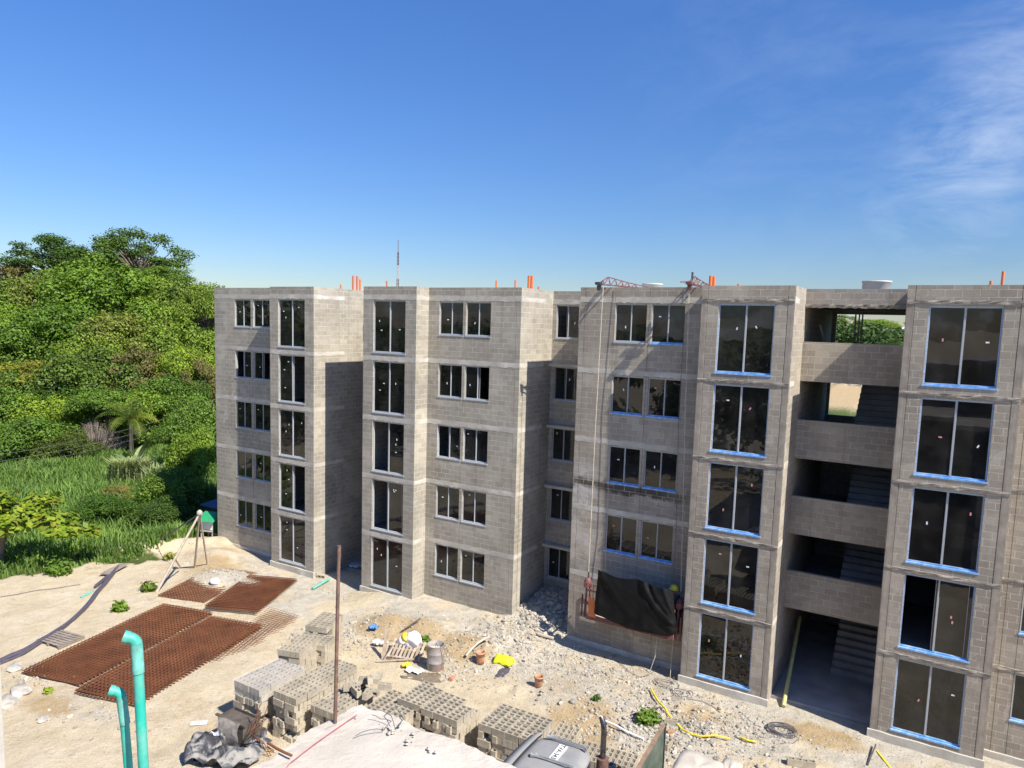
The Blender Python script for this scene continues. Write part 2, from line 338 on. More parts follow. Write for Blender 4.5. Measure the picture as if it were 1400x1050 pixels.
M['f_reed'] = foliage('blue_green_reed', (.14,.20,.10), (.23,.29,.16))
M['f_far'] = foliage('distant_wood_leaves', (.08,.13,.035), (.16,.20,.06))
SKY_AIR, SKY_DUST, SKY_OZ, SKY_STR, SUN_E, EXPO = 1.0, .12, 3.0, .056, 4.6, .74; SKY_K = .085
SKY_TINT, CLOUD = (.85, .97, 1.12), (11, 12, 13)
# ------------------------------------------------------------------ the two blockwork apartment buildings
BACK, ROOF, PAR = 31.0, 12.62, 13.11
def lev(k): return 12.56-2.5*k                    # window-head height of storey k (0 = top)
def wall_y(mb, x0, x1, z0, z1, Y, holes=(), grooves=(), t=.16, m=0):
    """wall facing -Y with openings (reveals included) and thin vertical joints"""
    xs = {x0, x1}; zs = {z0, z1}
    for a, b, c, d in holes: xs |= {a, b}; zs |= {c, d}
    gs = [(g-.006, g+.006) for g in grooves]
    for a, b in gs: xs |= {a, b}
    xs = sorted(xs); zs = sorted(zs)
    def hole(x, z): return any(a < x < b and c < z < d for a, b, c, d in holes)
    def groove(x): return any(a < x < b for a, b in gs)
    for i in range(len(xs)-1):
        for j in range(len(zs)-1):
            a, b, c, d = xs[i], xs[i+1], zs[j], zs[j+1]; xm, zm = (a+b)/2, (c+d)/2
            if hole(xm, zm): continue
            y = Y+.03 if groove(xm) else Y
            mb.face([(a,y,c),(b,y,c),(b,y,d),(a,y,d)], m)
            if groove(xm):
                mb.face([(a,Y,c),(a,y,c),(a,y,d),(a,Y,d)], m); mb.face([(b,y,c),(b,Y,c),(b,Y,d),(b,y,d)], m)
            mb.face([(a,Y+t,d),(b,Y+t,d),(b,Y+t,c),(a,Y+t,c)], m)
    for a, b, c, d in holes:
        mb.face([(a,Y,c),(a,Y,d),(a,Y+t,d),(a,Y+t,c)][::-1], m); mb.face([(b,Y,c),(b,Y,d),(b,Y+t,d),(b,Y+t,c)], m)
        mb.face([(a,Y,c),(b,Y,c),(b,Y+t,c),(a,Y+t,c)][::-1], m); mb.face([(a,Y,d),(b,Y,d),(b,Y+t,d),(a,Y+t,d)], m)
    mb.face([(x0,Y,z1),(x1,Y,z1),(x1,Y+t,z1),(x0,Y+t,z1)], m)
def wall_x(mb, X, y0, y1, z0, z1, t=.16, m=0):     # wall whose outer faces look along X, centred on X side
    mb.box(X, X+t, y0, y1, z0, z1, m)
def ragged(mb, x0, x1, z0, z1, Y, jz, jd, step, seed, base=.012, m=0):
    """rough strip of concrete standing proud of a wall: broken edges, uneven face"""
    rn = random.Random(seed); n = max(3, int((x1-x0)/step)); P = []
    for i in range(n+1):
        x = x0+(x1-x0)*i/n; d = base+rn.random()*jd; d2 = base+rn.random()*jd
        a = z0+rn.uniform(-jz, jz); b = z1+rn.uniform(-jz, jz)*.6
        P.append(((x,Y+.02,b),(x,Y-d,b-.006),(x,Y-d2,(a+b)/2),(x,Y-base-rn.random()*jd*.6,a+.004),(x,Y+.02,a)))
    for i in range(n):
        for k in range(4): mb.face([P[i][k+1], P[i+1][k+1], P[i+1][k], P[i][k]], m)
    for q in (P[0], P[-1]): mb.face([q[0], q[1], q[2], q[3], q[4]], m)
def ragged_x(mb, y0, y1, z0, z1, X, jz, jd, step, seed, base=.012, m=0):   # the same on a wall facing +X
    t = MB(); ragged(t, y0, y1, z0, z1, 0, jz, jd, step, seed, base)
    for f in t.f: mb.face([(X-t.v[k][1], t.v[k][0], t.v[k][2]) for k in f], m)
WIN = {}
def window_meshes(w, h, style):
    k = (round(w, 3), h, style)
    if k in WIN: return WIN[k]
    f = MB(); e = .034 if h > 1.6 else .022; big = h > 1.6
    mats = [M['alu'], M['film'] if 'blue' in style else M['alu'], M['filmpale'] if 'blue' in style and big else M['alu']]
    f.box(0, e, -.005, .06, 0, h, 2); f.box(w-e, w, -.005, .06, 0, h, 2); f.box(e, w-e, 0, .06, h-.04, h, 2)
    f.box(e, w-e, -.012, .06, 0, .05, 1); f.box(-.03, w+.03, -.075, -.013, -.035, .012, 1)
    f.box(w/2-(.019 if big else .010), w/2+(.019 if big else .010), .004, .055, .05, h-.04, 0)
    s = MB(); pw = w/2-e-(.021 if big else .012)                                    # one sash pane with a thin rim
    s.face([(.0,0,0),(pw,0,0),(pw,0,h-.09),(0,0,h-.09)], 0)
    for a, b, c, d in ((0,.009,0,h-.09),(pw-.009,pw,0,h-.09),(.009,pw-.009,0,.012),(.009,pw-.009,h-.102,h-.09)): s.box(a, b, -.008, .008, c, d, 1)
    l = MB(); l.box(-.020, .020, -.004, -.001, -.042, .042)
    WIN[k] = (f.mesh('window', mats), s.mesh('glass_pane', [M['glass'], M['alu']]), l.mesh('label_sticker', [M['label']]), l.mesh('label_sticker', [M['labelr']]), pw, e)
    return WIN[k]
def window(b, x, z0, w, h, Y, style='', opened=None, stickers=2):
    fm, sm, l0, l1, pw, e = window_meshes(w, h, style)
    o = link('window', fm, b, (x, Y+.055, z0))
    for k in (0, 1):
        px = e if k == 0 else w/2+(.021 if h > 1.6 else .012); yy = .02 if k == 0 else .036
        if opened == k: px = (w/2-.02-pw+.09) if k == 1 else w/2+.02-.09; px = max(e, min(px, w-e-pw)) if False else (w/2+.025-.10 if k == 0 else e+.10); yy = .046
        p = link('glass_pane', sm, o, (px, yy, .05)); p.rotation_euler = (RND.uniform(-.006,.006), 0, RND.uniform(-.008,.008))
    for i in range(stickers):
        k = 1-opened if opened is not None else i % 2
        px = (e if k == 0 else w/2+.025)+pw*RND.uniform(.3, .75)
        lo = h*.3 if h > 1.6 else h*.35
        s = link('label_sticker', l1 if ('blue' in style and RND.random() < .5) else l0, o, (px, .008, RND.uniform(lo, h*.88))); s.rotation_euler = (0, RND.choice([0, PI/2, PI/2, RND.uniform(-.6,.6)]), 0)
    return o
def stair_hall(b, x0, x1, yf, cm, seed):
    """open stair hall: parapets at the front, landings, flights and the open back"""
    for k in range(5):
        z = lev(k); fl = 10.2-2.5*k
        if k == 0: pm = MB(); pm.box(x0, x1, yf, yf+.15, ROOF-.04, PAR); pm.add('roof_upstand', cm, b)
        if k < 4:
            pm = MB(); pm.box(x0, x1, yf, yf+.15, z-2.36, z-1.11); pm.add('stair_parapet', cm, b)
            lm = MB(); lm.box(x0+.01, x1-.01, yf+.16, yf+1.65, fl, fl+.17); lm.add('stair_landing', M['hall'], b)
            lm = MB(); lm.box(x0+.01, (x0+x1)/2-.06, yf+1.66, BACK-.17, fl, fl+.17); lm.add('hall_corridor', M['hall'], b)
        else: lm = MB(); lm.box(x0+.01, x1-.01, yf-1.15, BACK, .0, .12); lm.add('hall_floor', M['hall'], b)
    xm = (x0+x1)/2
    for k in range(1, 5):
        zb = 10.2-2.5*k+.17 if k < 4 else .12; s = MB(); n = 14
        for i in range(n):
            y = yf+1.65+i*.25; z = zb+i*.178
            s.box(xm-.04, x1-.03, y, y+.25, z-.10, z+.178)
        s.add('stair_flight', M['hall'], b)
    for k in range(5):
        bw = MB(); fl = 10.2-2.5*k+.17
        op = [(x0+.02, x1-.4, fl+1.05, fl+2.15)] if k in (0,) else [(x0+.02, x0+1.25, fl-.75, fl+.25)] if k == 1 else []
        z0 = fl-.17 if k < 4 else 0
        z1 = PAR if k == 0 else 2.7 if k == 4 else z0+2.5
        if k == 0: op = [(x0+.15, x1-.35, 10.9, 12.5)]
        if k == 1: op = [(x0-.0+.1, x0+1.3, 8.55, 10.05)]
        wall_y(bw, x0, x1, z0, z1, BACK-.16, op); bw.add('rear_wall', cm, b)
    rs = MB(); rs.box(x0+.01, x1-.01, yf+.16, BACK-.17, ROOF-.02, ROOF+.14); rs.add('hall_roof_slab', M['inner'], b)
    lt = MB(); ragged(lt, x0+.02, x1-.02, ROOF-.10, ROOF+.02, yf, .015, .03, .1, seed, .02); lt.add('ragged_lintel', M['rough'], b)
def room_shell(b, x0, x1, yf, rough):
    y0 = yf+.17
    for k in range(5):
        m = MB(); z = 10.2-2.5*k if k < 4 else 0.02
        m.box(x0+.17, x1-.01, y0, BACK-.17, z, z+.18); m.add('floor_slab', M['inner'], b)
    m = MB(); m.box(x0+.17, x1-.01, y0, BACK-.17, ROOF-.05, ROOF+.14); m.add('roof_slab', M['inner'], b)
    m = MB(); m.box(x0+.17, x1-.01, min(yf+4.2, 29.5), min(yf+4.32, 29.62), 0.2, ROOF-.05)      # partition inside
    return m
def building(name, label, secs, cm, right, seed):
    b = thing(name, (0,0,0), label, 'apartment building', 'unfinished blockwork apartment buildings')
    for si, (kind, x0, x1, yf) in enumerate(secs):
        w = MB()
        if kind == 'stair':
            stair_hall(b, x0, x1, yf, cm, seed); continue
        holes = []; wins = []
        if kind == 'bay':
            wx = x0+.55
            for k in range(5): wins.append((wx, lev(k)-2.152, 1.695, 2.152, k, 0))
            gr = [x0+.2, x1-.2]
        if kind.startswith('pair'):
            a1, a2 = {'pairA': (-30.16,-28.82), 'pairC': (-17.66,-16.36), 'pairD': (-10.05,-8.72), 'pairH': (2.28, 3.62)}[kind]
            for k in range(5):
                for i, a in enumerate((a1, a2)): wins.append((a, lev(k)-1.34, 1.16, 1.34, k, i))
            gr = [(a1+a2+1.16)/2] + ([x1-.2] if kind == 'pairC' else [x0+.2] if kind == 'pairD' else [x0+.2, a1-.02, a2+1.22])
        if kind == 'recess':
            for k in range(5):
                wins.append((-13.68, lev(k)-1.34, 1.0, 1.34, k, 0))
            gr = []
        holes = [(a, a+ww, z, z+hh) for a, z, ww, hh, k, i in wins]
        wall_y(w, x0, x1, 0-.35, PAR, yf, holes, gr)
        w.add('front_wall', cm, b)
        # ring beams: smooth bands on the left building, broken ledges on the right one
        for k in range(5):
            z = lev(k)
            ragt = MB()
            if kind == 'recess':
                if k: beam = MB(); beam.box(x0+.005, x1-.005, yf-.22, yf+.01, z+.02, z+.13); beam.add('window_canopy', M['beam'], b)
                else: ragged(ragt, x0+.01, x1-.01, z+.03, z+.2, yf, .02, .006, .15, seed+si*9+k, .004)
            elif right and kind != 'pairD': ragged(ragt, x0+.01, x1-.01, z+.05, z+.15, yf, .018, .030, .16, seed+si*9+k, .012)
            else: ragged(ragt, x0+.003, x1-.003, z+.02, z+.21, yf, .025, .004, .12, seed+si*9+k, .003)
            if ragt.v: ragt.add('ring_beam', M['rough'] if right and kind != 'pairD' else M['beam'], b)
        if right and kind == 'bay':
            for xx in (x0+.1, x1-.1):
                cs = MB(); ragged(cs, xx-.085, xx+.085, .2, PAR-.3, yf, .0, .004, .06, seed+si, .003); cs.add('corner_column', M['corner'], b)
        if kind != 'recess':
            pl = MB(); ragged(pl, x0-.05 if kind != 'pairC' else x0, x1+.04 if kind == 'bay' else x1, -.35, .26 if kind == 'bay' else .2, yf, .025, .012, .3, seed+si*3, .05); pl.add('plinth', M['beam'], b)
        for a, z, ww, hh, k, i in wins:
            st = 'blue' if right and not (kind == 'pairD' and k == 0 and i == 0) else ''
            op = OPEN.get((kind, x0, k, i)); n = 1
            window(b, a, z, ww, hh, yf, st, op, n if hh < 1.6 else 2 if right else 3)
        r = room_shell(b, x0, x1, yf, 0); r.add('partition', M['inner'], b)
        if kind != 'stair':
            bk = MB(); bk.box(x0, x1, BACK-.16, BACK, -.35, PAR); bk.add('rear_wall', cm, b)
    # side walls at every step of the plan
    edges = []
    for i, s in enumerate(secs):
        yf = s[3]
        if i == 0: edges.append((s[1], yf, 1, +1))
        else:
            p = secs[i-1]; edges.append((s[1], min(yf, p[3]), 1 if yf < p[3] else -1, 0))
        if i == len(secs)-1: edges.append((s[2], yf, -1, 0))
    for X, y0, side, _ in edges:
        x = X if side == 1 else X-.16
        sw = MB(); sw.box(x+.001, x+.159, y0+.002, BACK-.17, -.35, PAR-.002); sw.add('side_wall', cm, b)
        if side == -1:
            for k in range(5):
                sb = MB(); z = lev(k); ragged_x(sb, y0+.03, y0+ (1.9 if not right else .75), z+.03, z+.2, x+.159, .02, .004, .15, seed+k, .004); sb.add('side_ring_beam', M['beam'], b)
    for s in secs:
        if s[0] != 'stair': rf = MB(); rf.box(s[1]+.18, s[2]-.02, s[3]+.18, BACK-.18, ROOF+.145, ROOF+.17); rf.add('roof_deck', M['roofing'], b)
    return b
OPEN = {('bay',-26.7,1,0):1, ('bay',-26.7,3,0):1, ('pairA',-31.7,1,0):0, ('pairA',-31.7,1,1):1, ('bay',-21.0,2,0):0, ('bay',-21.0,3,0):0,
        ('pairC',-18.2,1,1):1, ('pairC',-18.2,2,0):0, ('recess',-13.85,0,0):0, ('recess',-13.85,1,0):0, ('bay',-1.1,3,0):0}
SL = [('pairA',-31.7,-26.7,23.56),('bay',-26.7,-23.9,22.76),('stair',-23.9,-21.0,26.2),('bay',-21.0,-18.2,22.76),('pairC',-18.2,-13.85,23.56),('recess',-13.85,-11.42,26.1)]
SRt = [('pairD',-11.415,-6.8,23.56),('bay',-6.8,-4.0,22.76),('stair',-4.0,-1.1,24.55),('bay',-1.1,1.7,22.76),('pairH',1.7,6.4,23.56)]
BL = building('apartment_building', 'grey five-storey blockwork building with plain white window frames, beside the trees', SL, M['cmuL'], False, 11)
BR = building('apartment_building', 'taupe five-storey blockwork building with blue film on its window frames and an open stair hall', SRt, M['cmuR'], True, 57)
# ------------------------------------------------------------------ on the roofs
def conduit(px, ytop, n_lab, Y=25.5, r=.042):
    top = atY(px, ytop, Y); m = MB(); m.tube([(0,0,0),(0,0,top.z-12.79)], r, 10)
    m.add('conduit', M['orange'], None, loc=(top.x, Y, 12.79), label=n_lab, cat='pipe', group='orange conduits standing on the roofs')
conduit(466, 389, 'shortest orange conduit stub on the grey roof, beside the tight three')
conduit(483, 377, 'thickest of the tight three orange conduits on the grey roof', 25.5, .055)
conduit(488.5, 377.5, 'tall orange conduit between the two others of the tight three', 25.7, .055)
conduit(492.5, 382, 'shortest and thinnest of the tight three orange conduits on the grey roof', 25.9, .042)
conduit(529, 384, 'thin single orange conduit on the roof just before the mast')
conduit(679, 383.5, 'thin orange conduit alone on the roof above the wide window pair')
conduit(705, 383, 'thin orange conduit by the top corner of the broad sunlit wall')
conduit(723.5, 377, 'tall thick orange conduit over the broad sunlit wall, front one of two', 25.5, .06)
conduit(727.5, 377, 'tall orange conduit over the broad sunlit wall, rear one of two', 25.7, .06)
conduit(736.5, 392, 'stub of orange conduit barely showing above the sunlit wall')
conduit(972, 377, 'taller orange conduit of the pair beside the end-on scaffold beam', 25.5, .06)
conduit(976.5, 378, 'shorter orange conduit of the pair beside the end-on scaffold beam', 25.6, .06)
conduit(1010, 388, 'tiny orange conduit stub on the taupe roof above the middle bay')
conduit(1355, 384, 'short orange conduit on the roof bay past the stair hall')
conduit(1372, 371, 'tall orange conduit on the roof bay past the stair hall')
for px, y, w, lab in ((892, 388, .36, 'low pale concrete cistern ring on the roof behind the scaffold beams'), (1199, 384.5, .42, 'round pale concrete cistern ring on the roof above the stair hall')):
    p = atY(px, y, 28.5); m = MB(); h = p.z-12.79; r = w+.04
    m.lathe([(r,0),(r,h-.06),(r+.02,h-.05),(r+.02,h),(r-.08,h),(r-.08,.05),(0,.05)], n=32)
    m.add('cistern_ring', M['ringc'], None, loc=(p.x, 28.5, 12.79), label=lab, cat='tank', group='concrete cistern rings on the roof')
# steel props in the open stair hall
for i, (px, lab) in enumerate(((1169, 'dark steel prop in the top stair opening, outer one beside the tree view'), (1174, 'dark steel prop in the top stair opening, middle of three'), (1178.5, 'dark steel prop in the top stair opening, outer one towards the tall bay'))):
    p = atY(px, 445, 26.0); m = MB(); m.tube([(0,0,0),(0,0,1.1)], .032, 8); m.tube([(0,0,1.05),(0,0,2.24)], .024, 8); m.box(-.07,.07,-.07,.07,0,.01); m.box(-.07,.07,-.07,.07,2.23,2.24)
    m.add('steel_prop', M['exh'], None, loc=(p.x, 26.0, 10.37), label=lab, cat='prop', group='steel props in the stair hall')
a = atY(1137, 466, 25.4); m = MB(); m.bar((a.x+.12, 25.45, 10.38), (a.x-.38, 25.3, 12.0), .16, .05); m.add('plank', M['wooddk'], None, label='dark plank leaning inside the top stair opening', cat='plank')
# ------------------------------------------------------------------ ground: one sheet to the horizon
def lines(lo, hi, step, far):
    c = list(np.arange(lo, hi, step)); d = step; a = lo; l = []
    while a > -far: d *= 1.16; a -= d; l.append(a)
    d = step; a = c[-1]; r = []
    while a < far: d *= 1.16; a += d; r.append(a)
    return np.array(l[::-1]+c+r)
def make_ground():
    xs, ys = lines(-38, 3, .125, 3500), lines(9, 27.5, .125, 3500)
    X, Y = np.meshgrid(xs, ys); Z = terrain(X, Y); nx, ny = len(xs), len(ys)
    V = np.stack([X, Y, Z], -1).reshape(-1, 3); i = np.arange(nx*ny).reshape(ny, nx)
    Q = np.stack([i[:-1,:-1], i[:-1,1:], i[1:,1:], i[1:,:-1]], -1).reshape(-1, 4)
    me = np_mesh('ground', V, Q, M['ground'], True)
    x, y = V[:,0], V[:,1]; n1 = fbm(x/2.5, y/2.5, 61)-.47; n2 = fbm(x/.7, y/.7, 62)-.47
    edge = (x+32.5)*.62-(y-18)*.45+2.2*n1+1.2*n2                       # where the sand gives way to the green
    veg = ss(-.1, -1.0, edge)*ss(12.6, 14.2, y+.8*n1)*(1-ss(-36.5,-34,x)*ss(19.5,21,y)*ss(25.5,24,y))
    veg = np.maximum(veg, ss(-36, -39, x+2*n1)*ss(30,20,y)*ss(11.5,13.5,y))
    veg = np.maximum(veg, np.maximum(ss(31.5, 38, y), ss(-62, -66, x)))
    bare = gau(x, y, -17.5, 150, 20, 27); veg = np.maximum(veg*(1-np.clip(bare*1.6, 0, 1)), 0)
    veg = np.maximum(veg, ss(-60,-80,x)*ss(14,10,y)*.8)
    veg = veg*(1-.9*gau(x, y, -61, 36, 3.5, 2.2))
    grey = np.clip(1.25*ss(18.6, 21.6, y+3*n1)*ss(-21, -17, x+2*n1)+1.0*ss(-29.5, -26.5, x+2*n1)*ss(18.4, 19.8, y+1.5*n1)*ss(-20,-22,x)+.9*gau(x,y,-7,19.6,3.5,1.6)+.75*gau(x,y,-19.4,19.4,1.3,1.2)+.5*gau(x,y,-21.5,10.9,2.4,.8), 0, 1)*np.clip(.62+2.4*n2, 0, 1)
    grey = np.maximum(grey, ss(-14.4,-13.9,x)*ss(-11.0,-11.5,x)*ss(23.2,23.9,y))
    och = np.clip(.9*(gau(x,y,-17.5,150,20,27))+1.1*(gau(x,y,-17.6,20.2,1.2,.7)+gau(x,y,-15.8,20.4,1.2,.6)+gau(x,y,-13.7,20.5,.8,.6)+gau(x,y,-8.4,18.6,.9,1.1)+gau(x,y,-5.6,21.0,.8,.5)+gau(x,y,-2.3,22,1.1,.6)+.7*gau(x,y,-28.5,20.9,1.0,.7)+.6*gau(x,y,-22,10.6,1,.5))+.9*n1, 0, 1)
    col = np.stack([veg, grey, och, np.ones_like(veg)], -1).astype(np.float32)
    a = me.color_attributes.new('cover', 'FLOAT_COLOR', 'POINT'); a.data.foreach_set('color', col.ravel())
    return link('ground', me, kind='structure')
def ground_mat():
    m, nt, b = mat('sandy_building_yard'); L = nt.links; p = geo(nt)
    at = nd(nt, 'ShaderNodeVertexColor', layer_name='cover'); sp = nd(nt, 'ShaderNodeSeparateColor'); L.new(at.outputs[0], sp.inputs[0])
    sand = ramp(nt, noise(nt, p, .9, 6, .65, .5), [(.3, (.53,.43,.28)), (.5, (.60,.50,.34)), (.72, (.645,.555,.41))])
    sand = mix(nt, ramp(nt, noise(nt, p, 3.2, 5, .7), [(.52, (0,0,0)), (.7, (.6,.6,.6))]), sand, (.46,.395,.295))
    grey = ramp(nt, noise(nt, p, 2.4, 6, .7), [(.3, (.41,.365,.285)), (.55, (.545,.49,.39)), (.75, (.62,.565,.465))])
    och = ramp(nt, noise(nt, p, 2.0, 5, .65), [(.3, (.41,.29,.15)), (.7, (.52,.40,.24))])
    veg = ramp(nt, noise(nt, p, .5, 6, .7), [(.3, (.05,.075,.02)), (.55, (.09,.12,.03)), (.75, (.15,.15,.06))])
    brk = noise(nt, p, 1.6, 5, .7)
    def m_(s):
        ad = nd(nt, 'ShaderNodeMath', operation='MULTIPLY_ADD', i_1=1.0); L.new(brk, ad.inputs[2]); L.new(s, ad.inputs[0])
        return ramp(nt, ad.outputs[0], [(.62, (0,0,0)), (1.05, (1,1,1))])
    c = mix(nt, m_(sp.outputs[1]), sand, grey); c = mix(nt, m_(sp.outputs[2]), c, och); c = mix(nt, m_(sp.outputs[0]), c, veg)
    vo = nd(nt, 'ShaderNodeTexVoronoi', i_Scale=9.); L.new(p, vo.inputs['Vector'])
    peb = ramp(nt, noise(nt, p, 26, 4, .75), [(.3, (.68,.67,.66)), (.5, (1,1,1)), (.75, (1.12,1.12,1.1))])
    c = mix(nt, .8, c, peb, 'MULTIPLY'); L.new(c, b.inputs['Base Color']); b.inputs['Roughness'].default_value = .97; b.inputs['Specular IOR Level'].default_value = .12
    h = nd(nt, 'ShaderNodeMath', operation='MULTIPLY_ADD', i_1=.5); L.new(noise(nt, p, 22, 5, .75), h.inputs[0]); L.new(noise(nt, p, 3.5, 6, .7), h.inputs[2])
    bump(nt, b, h.outputs[0], .9, .10); return m
M['ground'] = ground_mat(); make_ground()
# ------------------------------------------------------------------ loose rubble nobody could count
def rubble():
    rn = np.random.RandomState(3); ico = bmesh.new(); bmesh.ops.create_icosphere(ico, subdivisions=1, radius=1)
    bv = np.array([v.co[:] for v in ico.verts]); bf = np.array([[v.index for v in f.verts] for f in ico.faces]); ico.free()
    spots = []
    def patch(n, cx, cy, rx, ry, s0, s1):
        for _ in range(n): spots.append((cx+rn.randn()*rx, cy+rn.randn()*ry, s0*(s1/s0)**(rn.rand()**2.2)))
    patch(900, -12.6, 25.3, .8, 1.2, .05, .30); patch(600, -12.4, 23.3, 1.1, .6, .03, .16)
    patch(700, -13.2, 22.3, 1.3, .6, .02, .12); patch(300, -27.4, 20.2, 1.3, .7, .03, .16); patch(500, -26.2, 20.6, 1.6, .6, .02, .09)
    patch(420, -18.4, 19.2, .8, .9, .03, .15); patch(300, -17.4, 18.4, .9, .5, .02, .11); patch(350, -13.6, 19.0, .7, .5, .03, .14)
    patch(700, -7.0, 19.6, 1.5, .9, .025, .17); patch(500, -5.6, 20.4, 1.3, .6, .02, .12); patch(160, -5.3, 20.5, .3, .25, .05, .15)
    patch(500, -9.5, 21.8, 2.0, .6, .02, .10); patch(260, -21.6, 10.9, 1.8, .5, .03, .15); patch(60, -24.6, 11.2, .6, .4, .08, .28)
    patch(260, -21.3, 17.2, .4, 1.0, .03, .12); patch(500, -16, 20.4, 2.6, .5, .02, .10); patch(260, -2.6, 22.0, 1.4, .5, .015, .07)
    patch(900, -19, 15, 3.5, 4, .012, .06); patch(900, -16, 20.6, 2.4, .7, .012, .13); patch(500, -12.4, 24.6, .9, 1.0, .08, .34); patch(900, -8, 20, 3, 1.3, .012, .07); patch(800, -6.4, 19.2, 1.6, .8, .03, .22); patch(500, -13.0, 21.8, 1.0, .8, .04, .2); patch(500, -10, 22.0, 2.2, .5, .02, .14); patch(300, -18.9, 18.6, .7, .9, .05, .25); patch(900, -6.3, 19.8, 1.3, 1.0, .03, .17); patch(700, -10.2, 21.9, 1.6, .6, .03, .16); patch(500, -4.2, 21.2, .9, .6, .03, .14); patch(400, -12, 20.6, 1.6, .8, .02, .12); patch(250, -15, 19.6, 1.6, .5, .03, .18); patch(700, -10, 20.5, 4, 1.2, .015, .11); patch(600, -3, 22, 3, .7, .012, .08); patch(120, -33, 21, 1.5, 1.4, .04, .14); patch(300, -6, 18.3, 1.5, .7, .02, .1); patch(150, -22.4, 22.3, .9, .5, .03, .1)
    P = np.array(spots); ok = (P[:,1] < 22.6) | ((P[:,0] > -13.75) & (P[:,0] < -11.5) & (P[:,1] < 26.0)) | ((P[:,1] < 23.4) & (P[:,0] > -18.1) & (P[:,0] < -6.9)) | (P[:,0] < -31.9)
    P = P[ok]; n = len(P); z = terrain(P[:,0], P[:,1]); sc = P[:,2:3]*(.55+.6*rn.rand(n, 3))*.5; sc[:,2] *= .75
    jit = 1+.55*(rn.rand(n, len(bv), 1)-.5)
    a = rn.rand(n)*6.28; b_ = rn.randn(n)*.4
    V = bv[None]*jit*sc[:,None,:]
    ca, sa = np.cos(a)[:,None], np.sin(a)[:,None]; x = V[:,:,0]*ca-V[:,:,1]*sa; y = V[:,:,0]*sa+V[:,:,1]*ca
    zz = V[:,:,2]+x*np.tan(b_*.5)[:,None]*.5
    V = np.stack([x+P[:,0:1], y+P[:,1:2], zz+z[:,None]+sc[:,2:3]*.35], -1).reshape(-1, 3)
    F = (bf[None]+np.arange(n)[:,None,None]*len(bv)).reshape(-1, 3)
    m, nt, b = mat('broken_stone'); g = nd(nt, 'ShaderNodeNewGeometry')
    c = ramp(nt, g.outputs['Random Per Island'], [(0, (.27,.245,.20)), (.4, (.37,.34,.285)), (.7, (.46,.415,.33)), (.9, (.54,.495,.415)), (1, (.42,.32,.20))])
    nt.links.new(mix(nt, .6, c, ramp(nt, noise(nt, g.outputs['Position'], 25, 4), [(.3, (.6,.6,.6)), (.7, (1.2,1.2,1.2))]), 'MULTIPLY'), b.inputs['Base Color']); b.inputs['Roughness'].default_value = .95
    link('rubble', np_mesh('rubble', V, F, m, False, True), label='pale broken stones and rubble strewn over the yard', cat='rubble', kind='stuff')
rubble()
# ------------------------------------------------------------------ hollow concrete blocks
def block_mesh(L=.39, W=.142, Hh=.192, name='hollow_block'):
    m = MB(); hx = L/2; hy = W/2; c = .004
    xs = [-hx, -hx+.028, -.018, .018, hx-.028, hx]; ys = [-hy, -hy+.025, hy-.025, hy]
    m.box(-hx, hx, -hy, hy, 0, 0)
    m = MB()
    for (a, b, n) in (((-hx,-hy),(hx,-hy),0), ((hx,-hy),(hx,hy),0), ((hx,hy),(-hx,hy),0), ((-hx,hy),(-hx,-hy),0)):
        m.face([(a[0],a[1],0),(b[0],b[1],0),(b[0],b[1],Hh),(a[0],a[1],Hh)])
    for i in range(5):
        for j in range(3):
            hole = j == 1 and i in (1, 3)
            if hole:
                a, b, q, d = xs[i], xs[i+1], ys[j], ys[j+1]; k = .010
                t = [(a,q),(b,q),(b,d),(a,d)]; u = [(a+k,q+k),(b-k,q+k),(b-k,d-k),(a+k,d-k)]
                for e in range(4):
                    f = (e+1) % 4; m.face([(*t[f],Hh),(*t[e],Hh),(*u[e],.0),(*u[f],.0)])
            else:
                m.face([(xs[i],ys[j],Hh),(xs[i+1],ys[j],Hh),(xs[i+1],ys[j+1],Hh),(xs[i],ys[j+1],Hh)])
                m.face([(xs[i],ys[j+1],0),(xs[i+1],ys[j+1],0),(xs[i+1],ys[j],0),(xs[i],ys[j],0)])
    return m.mesh(name, M['blk'])
BLK = block_mesh()
STK = []          # (distance key, location, rot, label, group)
def stack(x0, y0, nx, ny, layers, along, lab, rz=0, gaps=(), z0=None, alt=True, lowcut=0, end=()):
    """a cubed pile of blocks; along='x' or 'y' is the long axis of the top layer"""
    z0 = gz(x0+.3, y0+.5)-.02 if z0 is None else z0; px, py = (.402, .153) if along == 'x' else (.153, .402)
    c, s = math.cos(rz), math.sin(rz); LX, LY = nx*px, ny*py
    for l in range(layers):
        top = l == layers-1; al = along
        if alt and (layers-1-l) % 2 == 1: al = 'y' if along == 'x' else 'x'
        qx, qy = (.402, .153) if al == 'x' else (.153, .402); mx, my = max(1, round(LX/qx)), max(1, round(LY/qy))
        for i in range(mx):
            for j in range(my):
                vis = top or i == mx-1 or j == 0
                if not vis and l < layers-2 and not (j == 1 or i == mx-2 or (j == 2 and al == 'x')): continue
                if (l, i, j) in gaps or (top and (i, j) in end): continue
                if l < layers-1 and j == 0 and RND.random() < .09: continue
                x = (i+.5)*LX/mx+RND.gauss(0, .006); y = (j+.5)*LY/my+RND.gauss(0, .006)
                if j == 0 and l < layers-1: y += RND.choice((0, .03, -.03, -.05, .06))
                X, Y = x0+x*c-y*s, y0+x*s+y*c
                key = (0 if top else 1 if i == mx-1 or j == 0 else 3, (X*X+Y*Y)**.5)
                STK.append((key, (X, Y, z0+l*.195), rz+(PI/2 if al == 'y' else 0)+RND.gauss(0, .012), ('top layer' if top else 'stacked sides', lab)))
E1 = 'of the film-wrapped pile'
stack(-16.8, 12.95, 7, 4, 7, 'y', 'of the film-wrapped pile')
